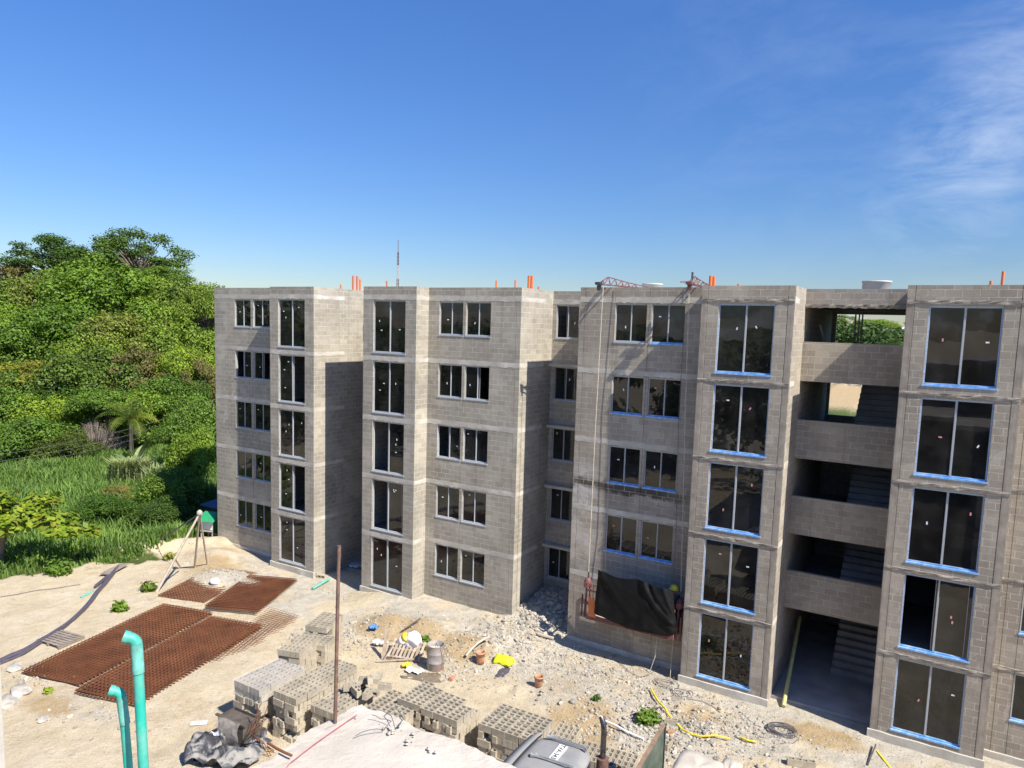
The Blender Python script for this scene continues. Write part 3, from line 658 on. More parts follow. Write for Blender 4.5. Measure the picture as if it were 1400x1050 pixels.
stack(-15.42, 13.17, 6, 6, 7, 'y', 'of the long tall pile behind the rusty pole', gaps={(6,5,3)})
stack(-14.2, 13.42, 6, 4, 6, 'y', 'of the pile under the tumbled blocks')
stack(-12.92, 14.12, 3, 8, 6, 'x', 'of the low pile between tumbled blocks and drum', rz=.0)
stack(-12.28, 14.78, 2, 8, 7, 'x', 'of the pile just below the drum', end={(1,7)})
stack(-11.45, 14.76, 3, 7, 7, 'x', 'of the pile beside the dark passage', end={(2,5),(2,6)})
stack(-9.74, 15.0, 4, 8, 7, 'x', 'of the wide pile beside the truck cab', rz=.02)
stack(-7.98, 15.30, 4, 3, 6, 'y', 'of the low pile behind the cab roof', rz=.12)
stack(-7.3, 15.6, 10, 2, 5, 'y', 'of the low pile behind the exhaust', rz=.12)
stack(-6.9, 14.7, 10, 2, 4, 'y', 'of the lowest pile beside the green board', rz=.12)
stack(-17.3, 14.95, 5, 3, 7, 'y', 'of the pile behind the film-wrapped one', rz=.3, end={(0,1)})
stack(-17.75, 15.95, 3, 5, 6, 'x', 'of the half-taken pile farther back', rz=.3, end={(0,0),(1,0),(0,1),(1,1)})
stack(-18.0, 16.75, 2, 8, 7, 'x', 'of the small pile by the pale mesh', rz=.3)
for i in range(9):                                   # tumbled blocks on the low pile
    x, y = -13.75+.33*(i % 3)+RND.uniform(-.1, .1), 14.45+.32*(i//3)+RND.uniform(-.08, .08)
    STK.append(((0, 0), (x, y, gz(-13.9,13.9)+1.19+(.19 if i in (4, 7) else 0.0)), RND.uniform(0, 3), ('tumbled', i)))
STK.sort(key=lambda t: t[0])
def block_obj(loc, rz, lab, group, tilt=(0, 0)):
    return link('hollow_block', BLK, None, loc, (tilt[0], tilt[1], rz), lab, 'concrete block', group)
rest = []
for n, (k, loc, rz, lab) in enumerate(STK):
    if n < 288:
        if lab[0] == 'tumbled':
            w = ('lying flat', 'on its side', 'tilted', 'askew', 'on top of another', 'tipped over', 'at the far edge', 'propped on another', 'at the pile rim')[lab[1]]
            t = (RND.choice((0, PI/2-.02)), RND.uniform(-.05, .05)) if lab[1] % 2 else (RND.uniform(-.1, .1), RND.uniform(-.1, .3))
            o = block_obj((loc[0], loc[1], loc[2]+(.08 if abs(t[0]) > 1 else .03)), rz, 'loose grey hollow block %s on the low pile behind the rusty pole' % w, 'tumbled blocks', t)
        else:
            block_obj(loc, rz, 'grey hollow block in the %s %s' % lab, 'blocks in the %s %s' % lab)
    else: rest.append((loc, rz))
bv = np.array([v.co[:] for v in BLK.vertices]); bfs = [list(p.vertices) for p in BLK.polygons]
V = []
for loc, rz in rest:
    c, s = math.cos(rz), math.sin(rz); V.append(np.stack([bv[:,0]*c-bv[:,1]*s+loc[0], bv[:,0]*s+bv[:,1]*c+loc[1], bv[:,2]+loc[2]], -1))
bq = np.array(bfs); link('hollow_blocks', np_mesh('hollow_blocks', np.concatenate(V), np.concatenate([bq+i*len(bv) for i in range(len(rest))]), M['blk']),
     label='more grey hollow blocks in the sides and insides of the piles', cat='concrete blocks', kind='stuff')
# single blocks lying about the yard
for (px, py, rz, tl, lab) in ((917, 991, .3, (0,0), 'single hollow block lying beside the tip of the green truck board'), (1086, 1046, .35, (0,0), 'hollow block lying on the sand below the cable coil, outer one'), (1104, 1049, .4, (0,0), 'hollow block lying on the sand below the cable coil, by the stick'),
                              (913, 1022, 1.5, (0,0), 'hollow block standing between the green board and the white bags'), (443, 779, .4, (PI/2,0), 'dark hollow block tipped on its side at the corner plinth, upper one'), (442, 789, .2, (PI/2,0), 'dark hollow block tipped on its side at the corner plinth, lower one')):
    g = G(px, py); block_obj((g.x, g.y, g.z+(.07 if tl[0] else .0)), rz, lab, 'single blocks lying about', tl)
# shrink film over the wrapped pile
x0, y0, z1 = -16.8, 12.95, gz(-16.5, 13.45)-.02+7*.195
m = MB(); n = 14; X0, X1, Y0, Y1 = x0-.025, x0+1.10, y0-.025, y0+1.64
def fr(u, v): return .012*math.sin(u*23)*math.sin(v*19)
g = [[(X0+(X1-X0)*i/n, Y0+(Y1-Y0)*j/n, z1+.014+fr(i/n, j/n)*.8) for i in range(n+1)] for j in range(n+1)]
for j in range(n):
    for i in range(n): m.face([g[j][i], g[j][i+1], g[j+1][i+1], g[j+1][i]], smooth=True)
def skirt(pts, nx_, ny_):
    for i in range(len(pts)-1):
        a, b = pts[i], pts[i+1]; da = .40+.05*math.sin(i*2.1); db = .40+.05*math.sin((i+1)*2.1); wa = .014*math.sin(i*3.3); wb = .014*math.sin((i+1)*3.3)
        m.face([a, b, (b[0]+nx_*(.02+wb), b[1]+ny_*(.02+wb), b[2]-db), (a[0]+nx_*(.02+wa), a[1]+ny_*(.02+wa), a[2]-da)], smooth=True)
skirt(g[0], 0, -1); skirt([r[-1] for r in g], 1, 0); skirt(g[-1], 0, 1); skirt([r[0] for r in g], -1, 0)
m.add('shrink_film', M['film_wrap'], None, label='clear plastic film wrapped over the top of the block pile', cat='plastic film')
# ------------------------------------------------------------------ rusty reinforcing mesh
def mesh_sheet(lx, ly, sx, sy, r, name='steel_mesh'):
    v = []; f = []
    def bar(a, b, hor):
        i = len(v); (x0, y0, z0), (x1, y1, z1) = a, b
        if hor: o = [(0,-r,-r),(0,r,-r),(0,r,r),(0,-r,r)]
        else: o = [(-r,0,-r),(r,0,-r),(r,0,r),(-r,0,r)]
        for p in (a, b): v.extend([(p[0]+q[0], p[1]+q[1], p[2]+q[2]) for q in o])
        f.extend([(i+k, i+(k+1)%4, i+4+(k+1)%4, i+4+k) for k in range(4)])
    nx, ny = int(lx/sx), int(ly/sy)
    def wob(x, y): return .015*math.sin(x*1.7+y)*math.sin(y*1.1)
    for i in range(nx+1):
        x = i*sx; seg = 6
        for k in range(seg): bar((x, ly*k/seg, wob(x, ly*k/seg)), (x, ly*(k+1)/seg, wob(x, ly*(k+1)/seg)), False)
    for j in range(ny+1):
        y = j*sy; bar((-.03, y, 2*r+wob(0, y)), (lx/2, y, 2*r+wob(lx/2, y)), True); bar((lx/2, y, 2*r+wob(lx/2, y)), (lx+.03, y, 2*r+wob(lx, y)), True)
    return np_mesh(name, v, f, M['rust'])
MS = mesh_sheet(2.35, 6.1, .147, .15, .0075); MS3 = mesh_sheet(2.2, 3.6, .147, .15, .0075)
def pile(me, o, rz, n, lab, group, tx=0, ty=0, dz=.03, z0=.03):
    for i in range(n):
        dx, dy = RND.gauss(0, .018), RND.gauss(0, .018)
        s = link('steel_mesh', me, None, (o[0]+dx, o[1]+dy, o[2]+z0+i*dz), (tx, ty, rz+RND.gauss(0, .006)))
        tag(s, lab, 'steel mesh', group)
pile(MS, (-24.75, 11.05, .0), .245, 5, 'rusty steel mesh sheet in the long pile beside the dark conduits', 'sheets in the left mesh pile')
pile(MS, (-22.15, 11.35, .0), .245, 5, 'rusty steel mesh sheet in the long pile beside the block piles', 'sheets in the right mesh pile')
pile(MS3, (-24.45, 17.55, gz(-24.5, 19.6)+.10), .42, 5, 'orange rusty steel mesh sheet in the short pile by the building corner', 'sheets in the short mesh pile', -.01)
pile(MS3, (-27.3, 17.4, gz(-27.4, 18.6)-.02), .30, 3, 'dull rusty mesh sheet half buried at the tripod foot', 'half buried mesh sheets')
MP = mesh_sheet(1.6, 4.2, .12, .14, .004)
for i in range(2):
    link('steel_mesh', MP, None, (-20.75-.12*i, 14.9+.1*i, gz(-20, 17)+.08+.05*i), (.03, .18, .34+.02*i), 'thin pale orange mesh sheet beside the block pile, %s of two' % ('lower', 'upper')[i], 'steel mesh', 'thin pale mesh sheets')
# ------------------------------------------------------------------ yard clutter
def lump(name, p, rx, ry, rz, mt, seed, lab, cat, amp=.25, group=None, rock=False):
    m = MB(); m.blob((0,0,rz*.45 if rock else rz*.7), rx, ry, rz, 0, seed, amp, 2 if rock else 3)
    if rock: m.sm = [False]*len(m.sm); rn_ = random.Random(seed); m.v = [tuple(c*(1+rn_.uniform(-.09,.09)) for c in v) for v in m.v]
    return m.add(name, mt, None, loc=p, label=lab, cat=cat, group=group)
def brick(p, seed, lab):
    m = MB(); rn = random.Random(seed); a = .13
    v = [(sx*a*rn.uniform(.8,1.1), sy*.07*rn.uniform(.8,1.1), sz*.09*rn.uniform(.75,1.05)) for sz in (0,1) for sy in (-1,1) for sx in (-1,1)]
    m.poly(v, [(0,2,3,1),(4,5,7,6),(0,1,5,4),(1,3,7,5),(3,2,6,7),(2,0,4,6)]); m.add('brick_piece', M['bucket'], None, loc=p, rot=(.1,.05,seed), label=lab, cat='brick')
# oil drum with mortar inside
g = G(595, 914); t = thing('steel_drum', (g.x, g.y, g.z-.02), 'dented grey steel drum with rust streak and open top, beside the pallet', 'drum', rz=.4)
m = MB(); r = .29
m.lathe([(r-.01,0),(r,.02),(r,.28),(r+.016,.30),(r,.32),(r,.58),(r+.016,.60),(r,.62),(r,.87),(r+.012,.885),(r+.004,.90),(r-.015,.89),(r-.02,.6)], n=36); m.add('shell', M['drum'], t)
m = MB(); m.lathe([(r-.018,.70),(.12,.66),(0,.65)], n=24); m.add('contents', M['mortar'], t)
m = MB(); m.tube([(-.05,.1,.66),(.02,.0,.93),(.12,-.2,.9)], .008, 6); m.tube([(.2,-.2,.9),(.29,-.16,.5),(.36,-.2,.02)], .008, 6); m.add('wire', M['wire'], t)
# buckets
def bucket(px, py, lab, tilt=(0,0), s=1):
    g = G(px, py); t = thing('bucket', (g.x, g.y, g.z-.01), lab, 'bucket', 'mortar-smeared orange buckets'); t.rotation_euler = (*tilt, RND.random()*3); t.scale = (s,s,s)
    m = MB(); m.lathe([(.0,.01),(.115,.0),(.125,.12),(.14,.30),(.148,.30),(.148,.315),(.158,.315),(.158,.335),(.15,.37),(.14,.37),(.132,.2),(.118,.05)], n=28); m.add('pail', M['bucket'], t)
    m = MB(); m.lathe([(.128,.16),(.06,.13),(0,.13)], n=20); m.add('mortar_residue', M['mortar'], t)
    m = MB(); m.tube([(.155*math.cos(a), .03-.19*math.sin(a), .33-.17*math.sin(a)) for a in np.linspace(0, PI, 12)], .004, 6); m.add('handle', M['wire'], t)
bucket(657, 905, 'orange mortar bucket by the rubble bank, next to the pale bent board', (0,.06), 1.1); bucket(736, 938, 'orange mortar bucket standing alone in the open yard', (.04,0), 1.0)
# pallet with sacks
g = G(548, 906); t = thing('wooden_pallet', (g.x-.55, g.y-.1, g.z+.02), 'weathered slatted pallet tilted on the rubble under the white sacks', 'pallet', rz=.35); t.rotation_euler = (.22, .05, .42)
for i in range(9): m = MB(); m.box(i*.135, i*.135+.085, 0, 1.0, .11, .13); m.add('slat', M['wood'], t)
for y in (.02, .46, .90): m = MB(); m.box(-.02, 1.19, y, y+.08, 0, .108); m.add('bearer', M['wood'], t)
g2 = G(560, 893); lump('white_sack', (g2.x+.05, g2.y+.12, g2.z+.22), .33, .26, .30, M['white'], 5, 'bulging bright white sack lying on the tilted pallet', 'sack', .3)
t = thing('paint_bucket', (g2.x-.45, g2.y+.0, g2.z+.25), 'white pail with yellow lid tipped against the white sack', 'bucket'); t.rotation_euler = (-.15, .75, -.2)
m = MB(); m.lathe([(0,0),(.15,0),(.165,.36),(.0,.36)], n=24); m.add('pail', M['white'], t); m = MB(); m.lathe([(0,.365),(.172,.365),(.172,.44),(.15,.47),(0,.47)], n=24); m.add('lid', M['yellow'], t)
m = MB(); m.lathe([(0,-.09),(.10,-.09),(.15,-.005),(0,-.005)], n=20); m.add('dented_base', M['conduit'], t)
# boards, planks, bars
def plank(p, q, w, h, mt, lab, cat='plank', name='plank', group=None, tw=0):
    m = MB(); c = (Vector(p)+Vector(q))/2; m.bar(Vector(p)-c, Vector(q)-c, w, h, tw=tw); return m.add(name, mt, None, loc=c, label=lab, cat=cat, group=group)
def up(px, py, z): g = G(px, py); return Vector((g.x, g.y, g.z+z))
plank(up(524,902,.0), up(527,902,.0)+Vector((-.2,.3,.95)), .14, .03, M['wood'], 'upright split board leaning at the pallet corner')
plank(up(523,904,.0), up(523,904,0)+Vector((.25,.25,.55)), .12, .03, M['palewood'], 'short pale board propped at the pallet corner')
plank(up(514,906,.05), up(566,905,.1), .06, .04, M['wood'], 'thin weathered batten lying in front of the pallet')
plank(up(716,905,.05), up(746,885,.08), .11, .04, M['palewood'], 'pale plank lying in the yard below the shaded rubble gap')
a, b = up(637,901,.12), up(668,880,.25); m = MB(); mid = (a+b)/2+Vector((0,0,.12)); m.tube([a, (a+mid)/2+Vector((0,0,.03)), mid, (b+mid)/2+Vector((0,0,.03)), b], .045, 8); m.add('bent_board', M['palewood'], None, label='pale bent strip of board behind the first orange bucket', cat='board')
plank(up(735,870,.1), up(757,876,.1), .10, .06, M['palewood'], 'pale broken beam stub at the foot of the dark rubble gap', 'timber', 'broken_beam')
plank(up(548,863,.1), up(575,852,.18), .035, .03, M['wooddk'], 'dark thin stick lying on the ochre earth bank', 'stick', 'stick')
plank(up(862,980,.06), up(903,970,.08), .03, .03, M['wooddk'], 'dark rod lying across the rubble beside the green plant', 'rod', 'rod')
plank(up(1186,1047,.02), up(1197,1023,.12), .035, .035, M['wooddk'], 'dark stick stuck in the sand before the bay past the stair hall', 'stick', 'stick')
plank(up(1199,1027,.02), up(1217,1050,.02), .05, .012, M['yellow'], 'flat yellow strap lying on the sand beside the dark stick', 'strap', 'strap')
plank(up(690,846,.02)+Vector((0,.1,0)), up(720,836,.02), .1, .03, M['palewood'], 'short pale timber at the sunlit wall foot', 'timber', 'timber') if False else None
a, b = up(825,990,.12), up(880,1015,.10); m = MB(); m.tube([a, a.lerp(b,.3)+Vector((0,0,.02)), a.lerp(b,.6)-Vector((0,0,.02)), b], .03, 8); m.add('white_pipe', M['white'], None, label='thin white pipe lying on the rubble behind the exhaust stack', cat='pipe')
# sacks, plastic
g = G(688, 905); m = MB(); V = []
for j in range(9):
    for i in range(13):
        u, v = i/12*2-1, j/8*2-1; e_ = (1-u**6)*(1-v**4); V.append((u*.34+.03*v*u, v*.2*(1+.06*math.sin(u*5)), .03+.20*max(0, e_)**.4+.02*math.sin(u*7+v*3)))
m.poly(V, [(j*13+i, j*13+i+1, (j+1)*13+i+1, (j+1)*13+i) for j in range(8) for i in range(12)], 0, True); m.poly([(x, y, 0) for x, y, z in V], [(j*13+i, (j+1)*13+i, (j+1)*13+i+1, j*13+i+1) for j in range(8) for i in range(12)])
m.add('yellow_sack', M['lime'], None, loc=g, rot=(0,0,.1), label='fluorescent yellow sack lying in the yard', cat='sack')
def sheet(name, p, lx, ly, mt, seed, lab, cat, rz=0, amp=.05, n=14, z=.03, thick=.012):
    rn = random.Random(seed); ph = [rn.uniform(0, 6) for _ in range(8)]; T, B = [], []
    for j in range(n+1):
        for i in range(n+1):
            u, v = i/n-.5, j/n-.5; k = 1+.12*math.sin(ph[0]+5*v)+.08*math.sin(ph[1]+11*v); k2 = 1+.12*math.sin(ph[2]+6*u)
            zz = z+amp*(math.sin(ph[3]+u*9+v*4)*math.sin(ph[4]+v*8)+.6*math.sin(ph[5]+u*17-v*13)+1)
            T.append((u*lx*k, v*ly*k2, zz+thick)); B.append((u*lx*k, v*ly*k2, zz))
    m = MB(); N = n+1; f = [(j*N+i, j*N+i+1, (j+1)*N+i+1, (j+1)*N+i) for j in range(n) for i in range(n)]
    m.poly(T+B, f+[tuple(len(T)+q for q in reversed(x)) for x in f]+[(i+1, i, len(T)+i, len(T)+i+1) for i in range(n)]+[(n*N+i, n*N+i+1, len(T)+n*N+i+1, len(T)+n*N+i) for i in range(n)]+[(j*N, (j+1)*N, len(T)+(j+1)*N, len(T)+j*N) for j in range(n)]+[((j+1)*N+n, j*N+n, len(T)+j*N+n, len(T)+(j+1)*N+n) for j in range(n)], 0, True)
    return m.add(name, mt, None, loc=p, rot=(0,0,rz), label=lab, cat=cat)
sheet('black_bag', G(688, 920), .30, .75, M['conduit'], 4, 'flat black plastic bag lying on the yard below the yellow sack', 'plastic bag', .15, .010, 10, .02)
sheet('plastic_heap', G(312, 1032)+Vector((0,0,.03)), 1.9, 1.45, M['blackdusty'], 8, 'crumpled heap of dusty black plastic sheeting beside the slab corner', 'plastic sheet', .5, .17, 26)
sheet('plastic_scrap', G(276, 1040), .35, .5, M['blackdusty'], 9, 'small curled scrap of grey plastic on the sand beside the heap', 'plastic scrap', .9, .07)
sheet('white_plastic', G(296, 1016)+Vector((.1,.2,.16)), .5, .6, M['white'], 15, 'crumpled white plastic caught on the dusty black heap', 'plastic sheet', .2, .10, 16)
sheet('blue_scrap', G(511, 862)+Vector((0,0,.08)), .34, .26, M['blue'], 12, 'bright blue plastic scrap on the rubble bank', 'plastic scrap', .3, .05)
sheet('white_scrap', G(520, 884)+Vector((0,0,.06)), .5, .22, M['white'], 13, 'torn white plastic scrap on the rubble between blue scrap and pallet', 'plastic scrap', .4, .06)
sheet('litter', G(566, 920)+Vector((0,0,.03)), .55, .3, M['white'], 14, 'torn white wrapper lying in front of the pallet', 'wrapper', .2, .03)
sheet('litter', G(556, 913)+Vector((0,0,.03)), .28, .25, M['yellow'], 16, 'torn yellow wrapper lying in front of the pallet', 'wrapper', .7, .05)
sheet('puddle', G(578, 926)+Vector((0,0,.0)), 1.2, .6, M['mud'], 17, 'patch of wet brown mud in front of the drum', 'mud patch', .3, .012, 10, .01)
sheet('pale_rag', G(485, 776), .5, .3, M['white'], 18, 'pale rag on the shaded ground between two bays', 'rag', .3, .06)
# paper sign on the sand (printing too small to read)
g = G(272, 990); t = thing('cement_bag_paper', g+Vector((0,0,.03)), 'white paper sheet with green printing lying on the sand', 'paper', rz=.75)
m = MB(); m.box(-.22,.22,-.10,.10,0,.012); m.add('paper', M['plate'], t)
m = MB()
for r_ in range(2):
    for k in range(5): m.box(-.10+k*.05, -.07+k*.05, -.045+r_*.05, -.015+r_*.05, .0125, .0145)
m.add('green_print', M['greenroof'], t)
# boxed formwork with torn film between the piles
c = G(352, 1000); t = thing('plywood_box', (c.x-.1, c.y+.15, c.z-.02), 'dark plywood formwork box draped with torn film, in front of the film-wrapped pile', 'box', rz=.0)
t.location = (-15.85, 12.1, gz(-15.9,12.3)-.02); t.rotation_euler = (0,0,.02)
m = MB(); m.box(-.50,.50,-.02,.0,0,.80); m.box(.48,.50,.0,.55,0,.80); m.box(-.5,-.48,.0,.55,0,.80); m.box(-.48,.48,.53,.55,0,.80); m.box(-.48,.48,.0,.53,.70,.72); m.add('side_panel', M['wooddk'], t)
m = MB(); m.box(-.58,.58,-.05,.03,.805,.845); m.add('rim_board', M['wooddk'], t)
m = MB(); P = [(-.42,.82),(-.1,.88),(.25,.84),(.44,.88)]
for i in range(3):
    a, b = P[i], P[i+1]
    for k in range(6):
        v0, v1 = k/6, (k+1)/6; lo = (.42, .05, .30, .12)
        def q(P_, v, i_): return (P_[0]+.03*math.sin(v*9+i_), -.06-.10*math.sin(v*2.6)-.02*math.sin(i_*2+v*7), P_[1]*(1-v)+lo[i_]*v)
        m.face([q(a,v0,i), q(b,v0,i+1), q(b,v1,i+1), q(a,v1,i)], smooth=True)
m.add('torn_film', M['tornfilm'], t)
# mixing of loose rusty wires rising by the slab corner
m = MB(); base = G(366, 1030)
for k in range(7):
    a = RND.uniform(-.25,.25); top = Vector((-15.0+a*1.2, 12.3+RND.uniform(-.3,.3), 1.0+RND.uniform(-.1,.7)))
    knot = Vector((-14.9, 11.95, .85)); m.tube([top, top.lerp(knot,.5)+Vector((RND.uniform(-.15,.15),.05,-.12)), knot, knot.lerp(base,.5)+Vector((RND.uniform(-.2,.2),0,.1)), Vector((base.x+RND.uniform(-.3,.3), base.y+RND.uniform(-.2,.2), gz(base.x,base.y)))], .010, 5)
m.add('tie_wires', M['rust'], None, label='bunch of loose rusty tie wires standing in front of the tall block pile', cat='wires')
# black and violet conduits on the left
pe = [G(-60, 935), G(0, 905), G(60, 872), G(115, 838), G(162, 777)]
pts0 = [G(-60,948), G(0,908), G(50,884), G(100,851), G(140,806), G(163,778)]
for k in range(5):
    off = Vector((.07*k-.14, -.09*k+.1, .05)); m = MB(); N = 30; P = []
    for i in range(N+1):
        s_ = i/N*(len(pts0)-1); a = int(min(s_, len(pts0)-2)); f = s_-a
        q = [pts0[max(0,min(len(pts0)-1,a+d))] for d in (-1,0,1,2)]
        p = .5*((2*q[1])+(q[2]-q[0])*f+(2*q[0]-5*q[1]+4*q[2]-q[3])*f*f+(3*q[1]-q[0]-3*q[2]+q[3])*f**3)
        P.append(Vector((p.x, p.y, gz(p.x,p.y)))+off+Vector((0,0,.07 if k in (1,3) else .0)))
    m.tube(P, .05, 8); m.add('conduit_pipe', M['conduit'], None, label='long dark violet conduit in the bundle lying along the sand track', cat='pipe', group='bundle of dark conduits on the sand')
t = thing('wooden_pallet', G(78, 876)+Vector((0,0,.0)), 'grey pallet lying flat under the dark conduit bundle', 'pallet', rz=.15)
for i in range(7): m = MB(); m.box(-.5, .7, i*.14-.4, i*.14-.31, .09, .11); m.add('slat', M['deadwood'], t)
for x in (-.45, .05, .6): m = MB(); m.box(x, x+.08, -.42, .56, 0, .088); m.add('bearer', M['deadwood'], t)
q0, q1 = G(131, 803), G(163, 778)
for k, lab in enumerate(('upper dark pipe in the short bundle beside the grass edge', 'lower dark pipe in the short bundle beside the grass edge')):
    m = MB(); o = Vector((.14*k, -.12*k, .07)); m.tube([q0+o, q0.lerp(q1,.5)+o+Vector((0,0,.03)), q1+o], .06, 8); m.add('conduit_pipe', M['conduit'], None, label=lab, cat='pipe', group='short pipe bundle')
plank(G(138,790)+Vector((0,.15,.12)), G(165,776)+Vector((0,.15,.12)), .45, .02, M['deadwood'], 'grey sheet leaning on the short dark pipe bundle', 'board', 'grey_sheet')
m = MB(); m.tube([G(110,818)+Vector((0,0,.02)), G(118,814)+Vector((0,0,.03)), G(127,809)+Vector((0,0,.02))], .05, 8); m.add('teal_hose', M['tealpale'], None, label='faded teal hose scrap on the sand track', cat='hose')
a, b = up(427,807,.07), up(450,795,.12); m = MB(); m.tube([a, b], .06, 14, cap=False); m.tube([a+(b-a)*.01, b], .052, 14); m.add('teal_pipe', M['tealpale'], None, label='teal pipe lying on the sand in front of the corner plinth', cat='pipe')
lump('concrete_lump', G(294, 797), .22, .2, .15, M['white'], 31, 'rounded white concrete lump on the gravel', 'concrete lump', .1)
for i, (px, py, s) in enumerate(((20,915,.28),(27,948,.34),(10,962,.33),(58,985,.17))): lump('boulder', G(px,py), s, s*.8, s*.45, M['stone'], 40+i, ('pale flat boulder beside the dark conduits and the rusty mesh', 'big pale split boulder beside the rusty mesh corner', 'grey boulder touching the big split one', 'small pale stone on the sand in front of the mesh corner')[i], 'boulder', .35, 'boulders by the mesh corner', True)
brick(G(6, 905), 50, 'reddish brick piece lying on the dark conduits')
brick(G(917,1003), 51, 'broken reddish brick lying behind the green truck board')
brick(G(611,937)+Vector((0,0,1.0)) if False else G(618,929), 52, 'reddish brick at the back edge of the block pile near the drum')
# yellow hose and cables
def run(px, r, mt, name, lab, cat, z=.03, n=40, r_n=6):
    K = [G(*p) for p in px]; P = []
    for i in range(n+1):
        s_ = i/n*(len(K)-1); a = int(min(s_, len(K)-2)); f = s_-a; q = [K[max(0,min(len(K)-1,a+d))] for d in (-1,0,1,2)]
        p = .5*((2*q[1])+(q[2]-q[0])*f+(2*q[0]-5*q[1]+4*q[2]-q[3])*f*f+(3*q[1]-q[0]-3*q[2]+q[3])*f**3); P.append((p.x, p.y, gz(p.x,p.y)+z))
    m = MB(); m.tube(P, r, r_n); return m.add(name, mt, None, label=lab, cat=cat)
run([(890,945),(900,963),(915,983),(935,1003),(960,1011),(998,1014)], .030, M['yellow'], 'yellow_hose', 'yellow hose curving over the rubble to the white bags', 'hose', .10)
run([(1012,1011),(1022,1015),(1034,1017)], .03, M['yellow'], 'yellow_strap', 'short piece of yellow strap past the hose end', 'strap', .07)
g = G(1069, 1000); m = MB(); P = []
for i in range(150):
    a = i*.42; r = .33+.07*math.sin(i*.37)+.05*math.sin(i*.11); P.append((g.x+r*math.cos(a)*1.05, g.y+r*math.sin(a)*.9, g.z+.03+.045*(i/150)+.012*math.sin(i*1.7)))
P += [(g.x+.5, g.y-.2, g.z+.04), (g.x+.42, g.y-.5, g.z+.04), (g.x+.1, g.y-.75, g.z+.03)]
m.tube(P, .011, 5); m.add('cable_coil', M['wire'], None, label='loose coil of grey cable lying on the sand before the stair hall', cat='cable')
for i, (px, py, lab) in enumerate(((905,935,'thin dark hose looped on the ground under the scaffold ropes'), (925,948,'thin dark hose looped on the ground at the bay plinth'))):
    g = G(px, py); m = MB(); P = [(g.x+(.28+.1*math.sin(k*.3+i))*math.cos(k*.35)+k*.006, g.y+(.22+.08*math.cos(k*.23))*math.sin(k*.35), gz(g.x,g.y)+.06+.02*math.sin(k)) for k in range(60)]
    m.tube(P, .008, 5); m.add('hose_loop', M['wire'], None, label=lab, cat='hose', group='hose loops under the scaffold')
run([(845,905),(870,925),(893,920),(903,905)], .010, M['wire'], 'ground_hose', 'thin grey hose trailing on the ground below the tarpaulin', 'hose', .04)
run([(938,955),(965,962),(985,975)], .009, M['wire'], 'ground_wire', 'thin dark wire lying before the middle bay', 'wire', .03)
run([(0,817),(30,812),(70,806),(110,800)], .012, M['wire'], 'ground_wire', 'thin dark wire lying along the sandy track beside the grass', 'wire', .03)
# long pale yellow pipe leaning into the stair hall
m = MB(); a, b = G(1071, 968)+Vector((0,0,.06)), Vector((-3.82, 27.0, 1.52)); m.tube([a, b], .062, 14, cap=False); m.tube([a+(b-a)*.004, b], .055, 14)
m.add('yellow_pipe', M['paleyel'], None, label='long pale yellow pipe leaning into the ground-floor stair hall', cat='pipe')
# ------------------------------------------------------------------ tripod with cables, kiosk behind
apex = atY(273, 702, 19.3); t = thing('pole_tripod', (apex.x, apex.y, 0), 'tall wooden pole tripod with a pulley and guy cables, at the yard edge', 'tripod')
O = Vector((apex.x, apex.y, 0)); f1, f2 = G(214, 810), G(266, 776)
m = MB(); m.tube([f1-O, f1.lerp(apex,.5)-O, apex-O+(apex-f1)*.02], [.06,.055,.045], 8); m.add('leg', M['palewood'], t)
m = MB(); m.tube([f2-O, f2.lerp(apex,.5)-O, apex-O], [.05,.045,.04], 8); m.add('leg', M['palewood'], t)
m = MB(); f3 = f2+Vector((.25,.5,0)); m.tube([f3-O, apex-O], .04, 8); m.add('leg', M['palewood'], t)
m = MB(); m.blob(apex-O+Vector((0,0,.03)), .13, .12, .14, 0, 3, .2); m.add('pulley', M['mortar'], t)
m = MB(); m.tube([f1.lerp(apex,.42)-O, f2.lerp(apex,.06)+Vector((-.2,-.6,0))-O], .035, 6); m.add('shadow_bar', M['palewood'], t)  # added bar along a shadow line; no strut of the tripod
for k in range(3):
    e = atD(150, 775+k*5, 43); m = MB(); m.tube([apex, apex.lerp(e,.5)-Vector((0,0,.12)), e], .014, 5); m.add('guy_cable', M['wire'], None, label='grey guy cable running from the tripod head down into the grass', cat='cable', group='guy cables of the tripod')
k0 = Vector((-32.75, 23.9, gz(-32.7,23.9))); t = thing('wooden_kiosk', k0, 'small white wooden kiosk on legs with a green sheet roof beside the building corner', 'kiosk', rz=.35)
for x in (-.32,.32):
    for y in (-.3,.3): m = MB(); m.bar((x,y,0),(x,y,1.15),.07,.07); m.add('leg', M['palewood'], t)
m = MB(); m.box(-.36,.36,-.34,-.31,.62,1.12); m.box(-.36,-.33,-.30,.3,.62,1.12); m.add('side_panel', M['plate'], t)
m = MB(); m.bar((-.34,-.32,.2),(.34,-.32,.2),.05,.05); m.bar((-.34,-.36,.55),(.38,-.36,.55),.06,.06); m.bar((-.32,.32,.2),(.32,.32,.2),.05,.05); m.add('rail', M['palewood'], t)
m = MB(); m.poly([(-.55,-.6,1.12),(.55,-.6,1.12),(.55,.55,1.30),(-.55,.55,1.30),(-.3,0,1.52),(.3,0,1.52)], [(0,1,5,4),(1,2,5),(2,3,4,5),(3,0,4),(3,2,1,0)]); m.add('roof', M['greenroof'], t)
b0 = Vector((-35.5, 26.8, 0)); t = thing('blue_shed', b0, 'blue sheet-metal roofed shed mostly hidden behind the kiosk and the building corner', 'shed')
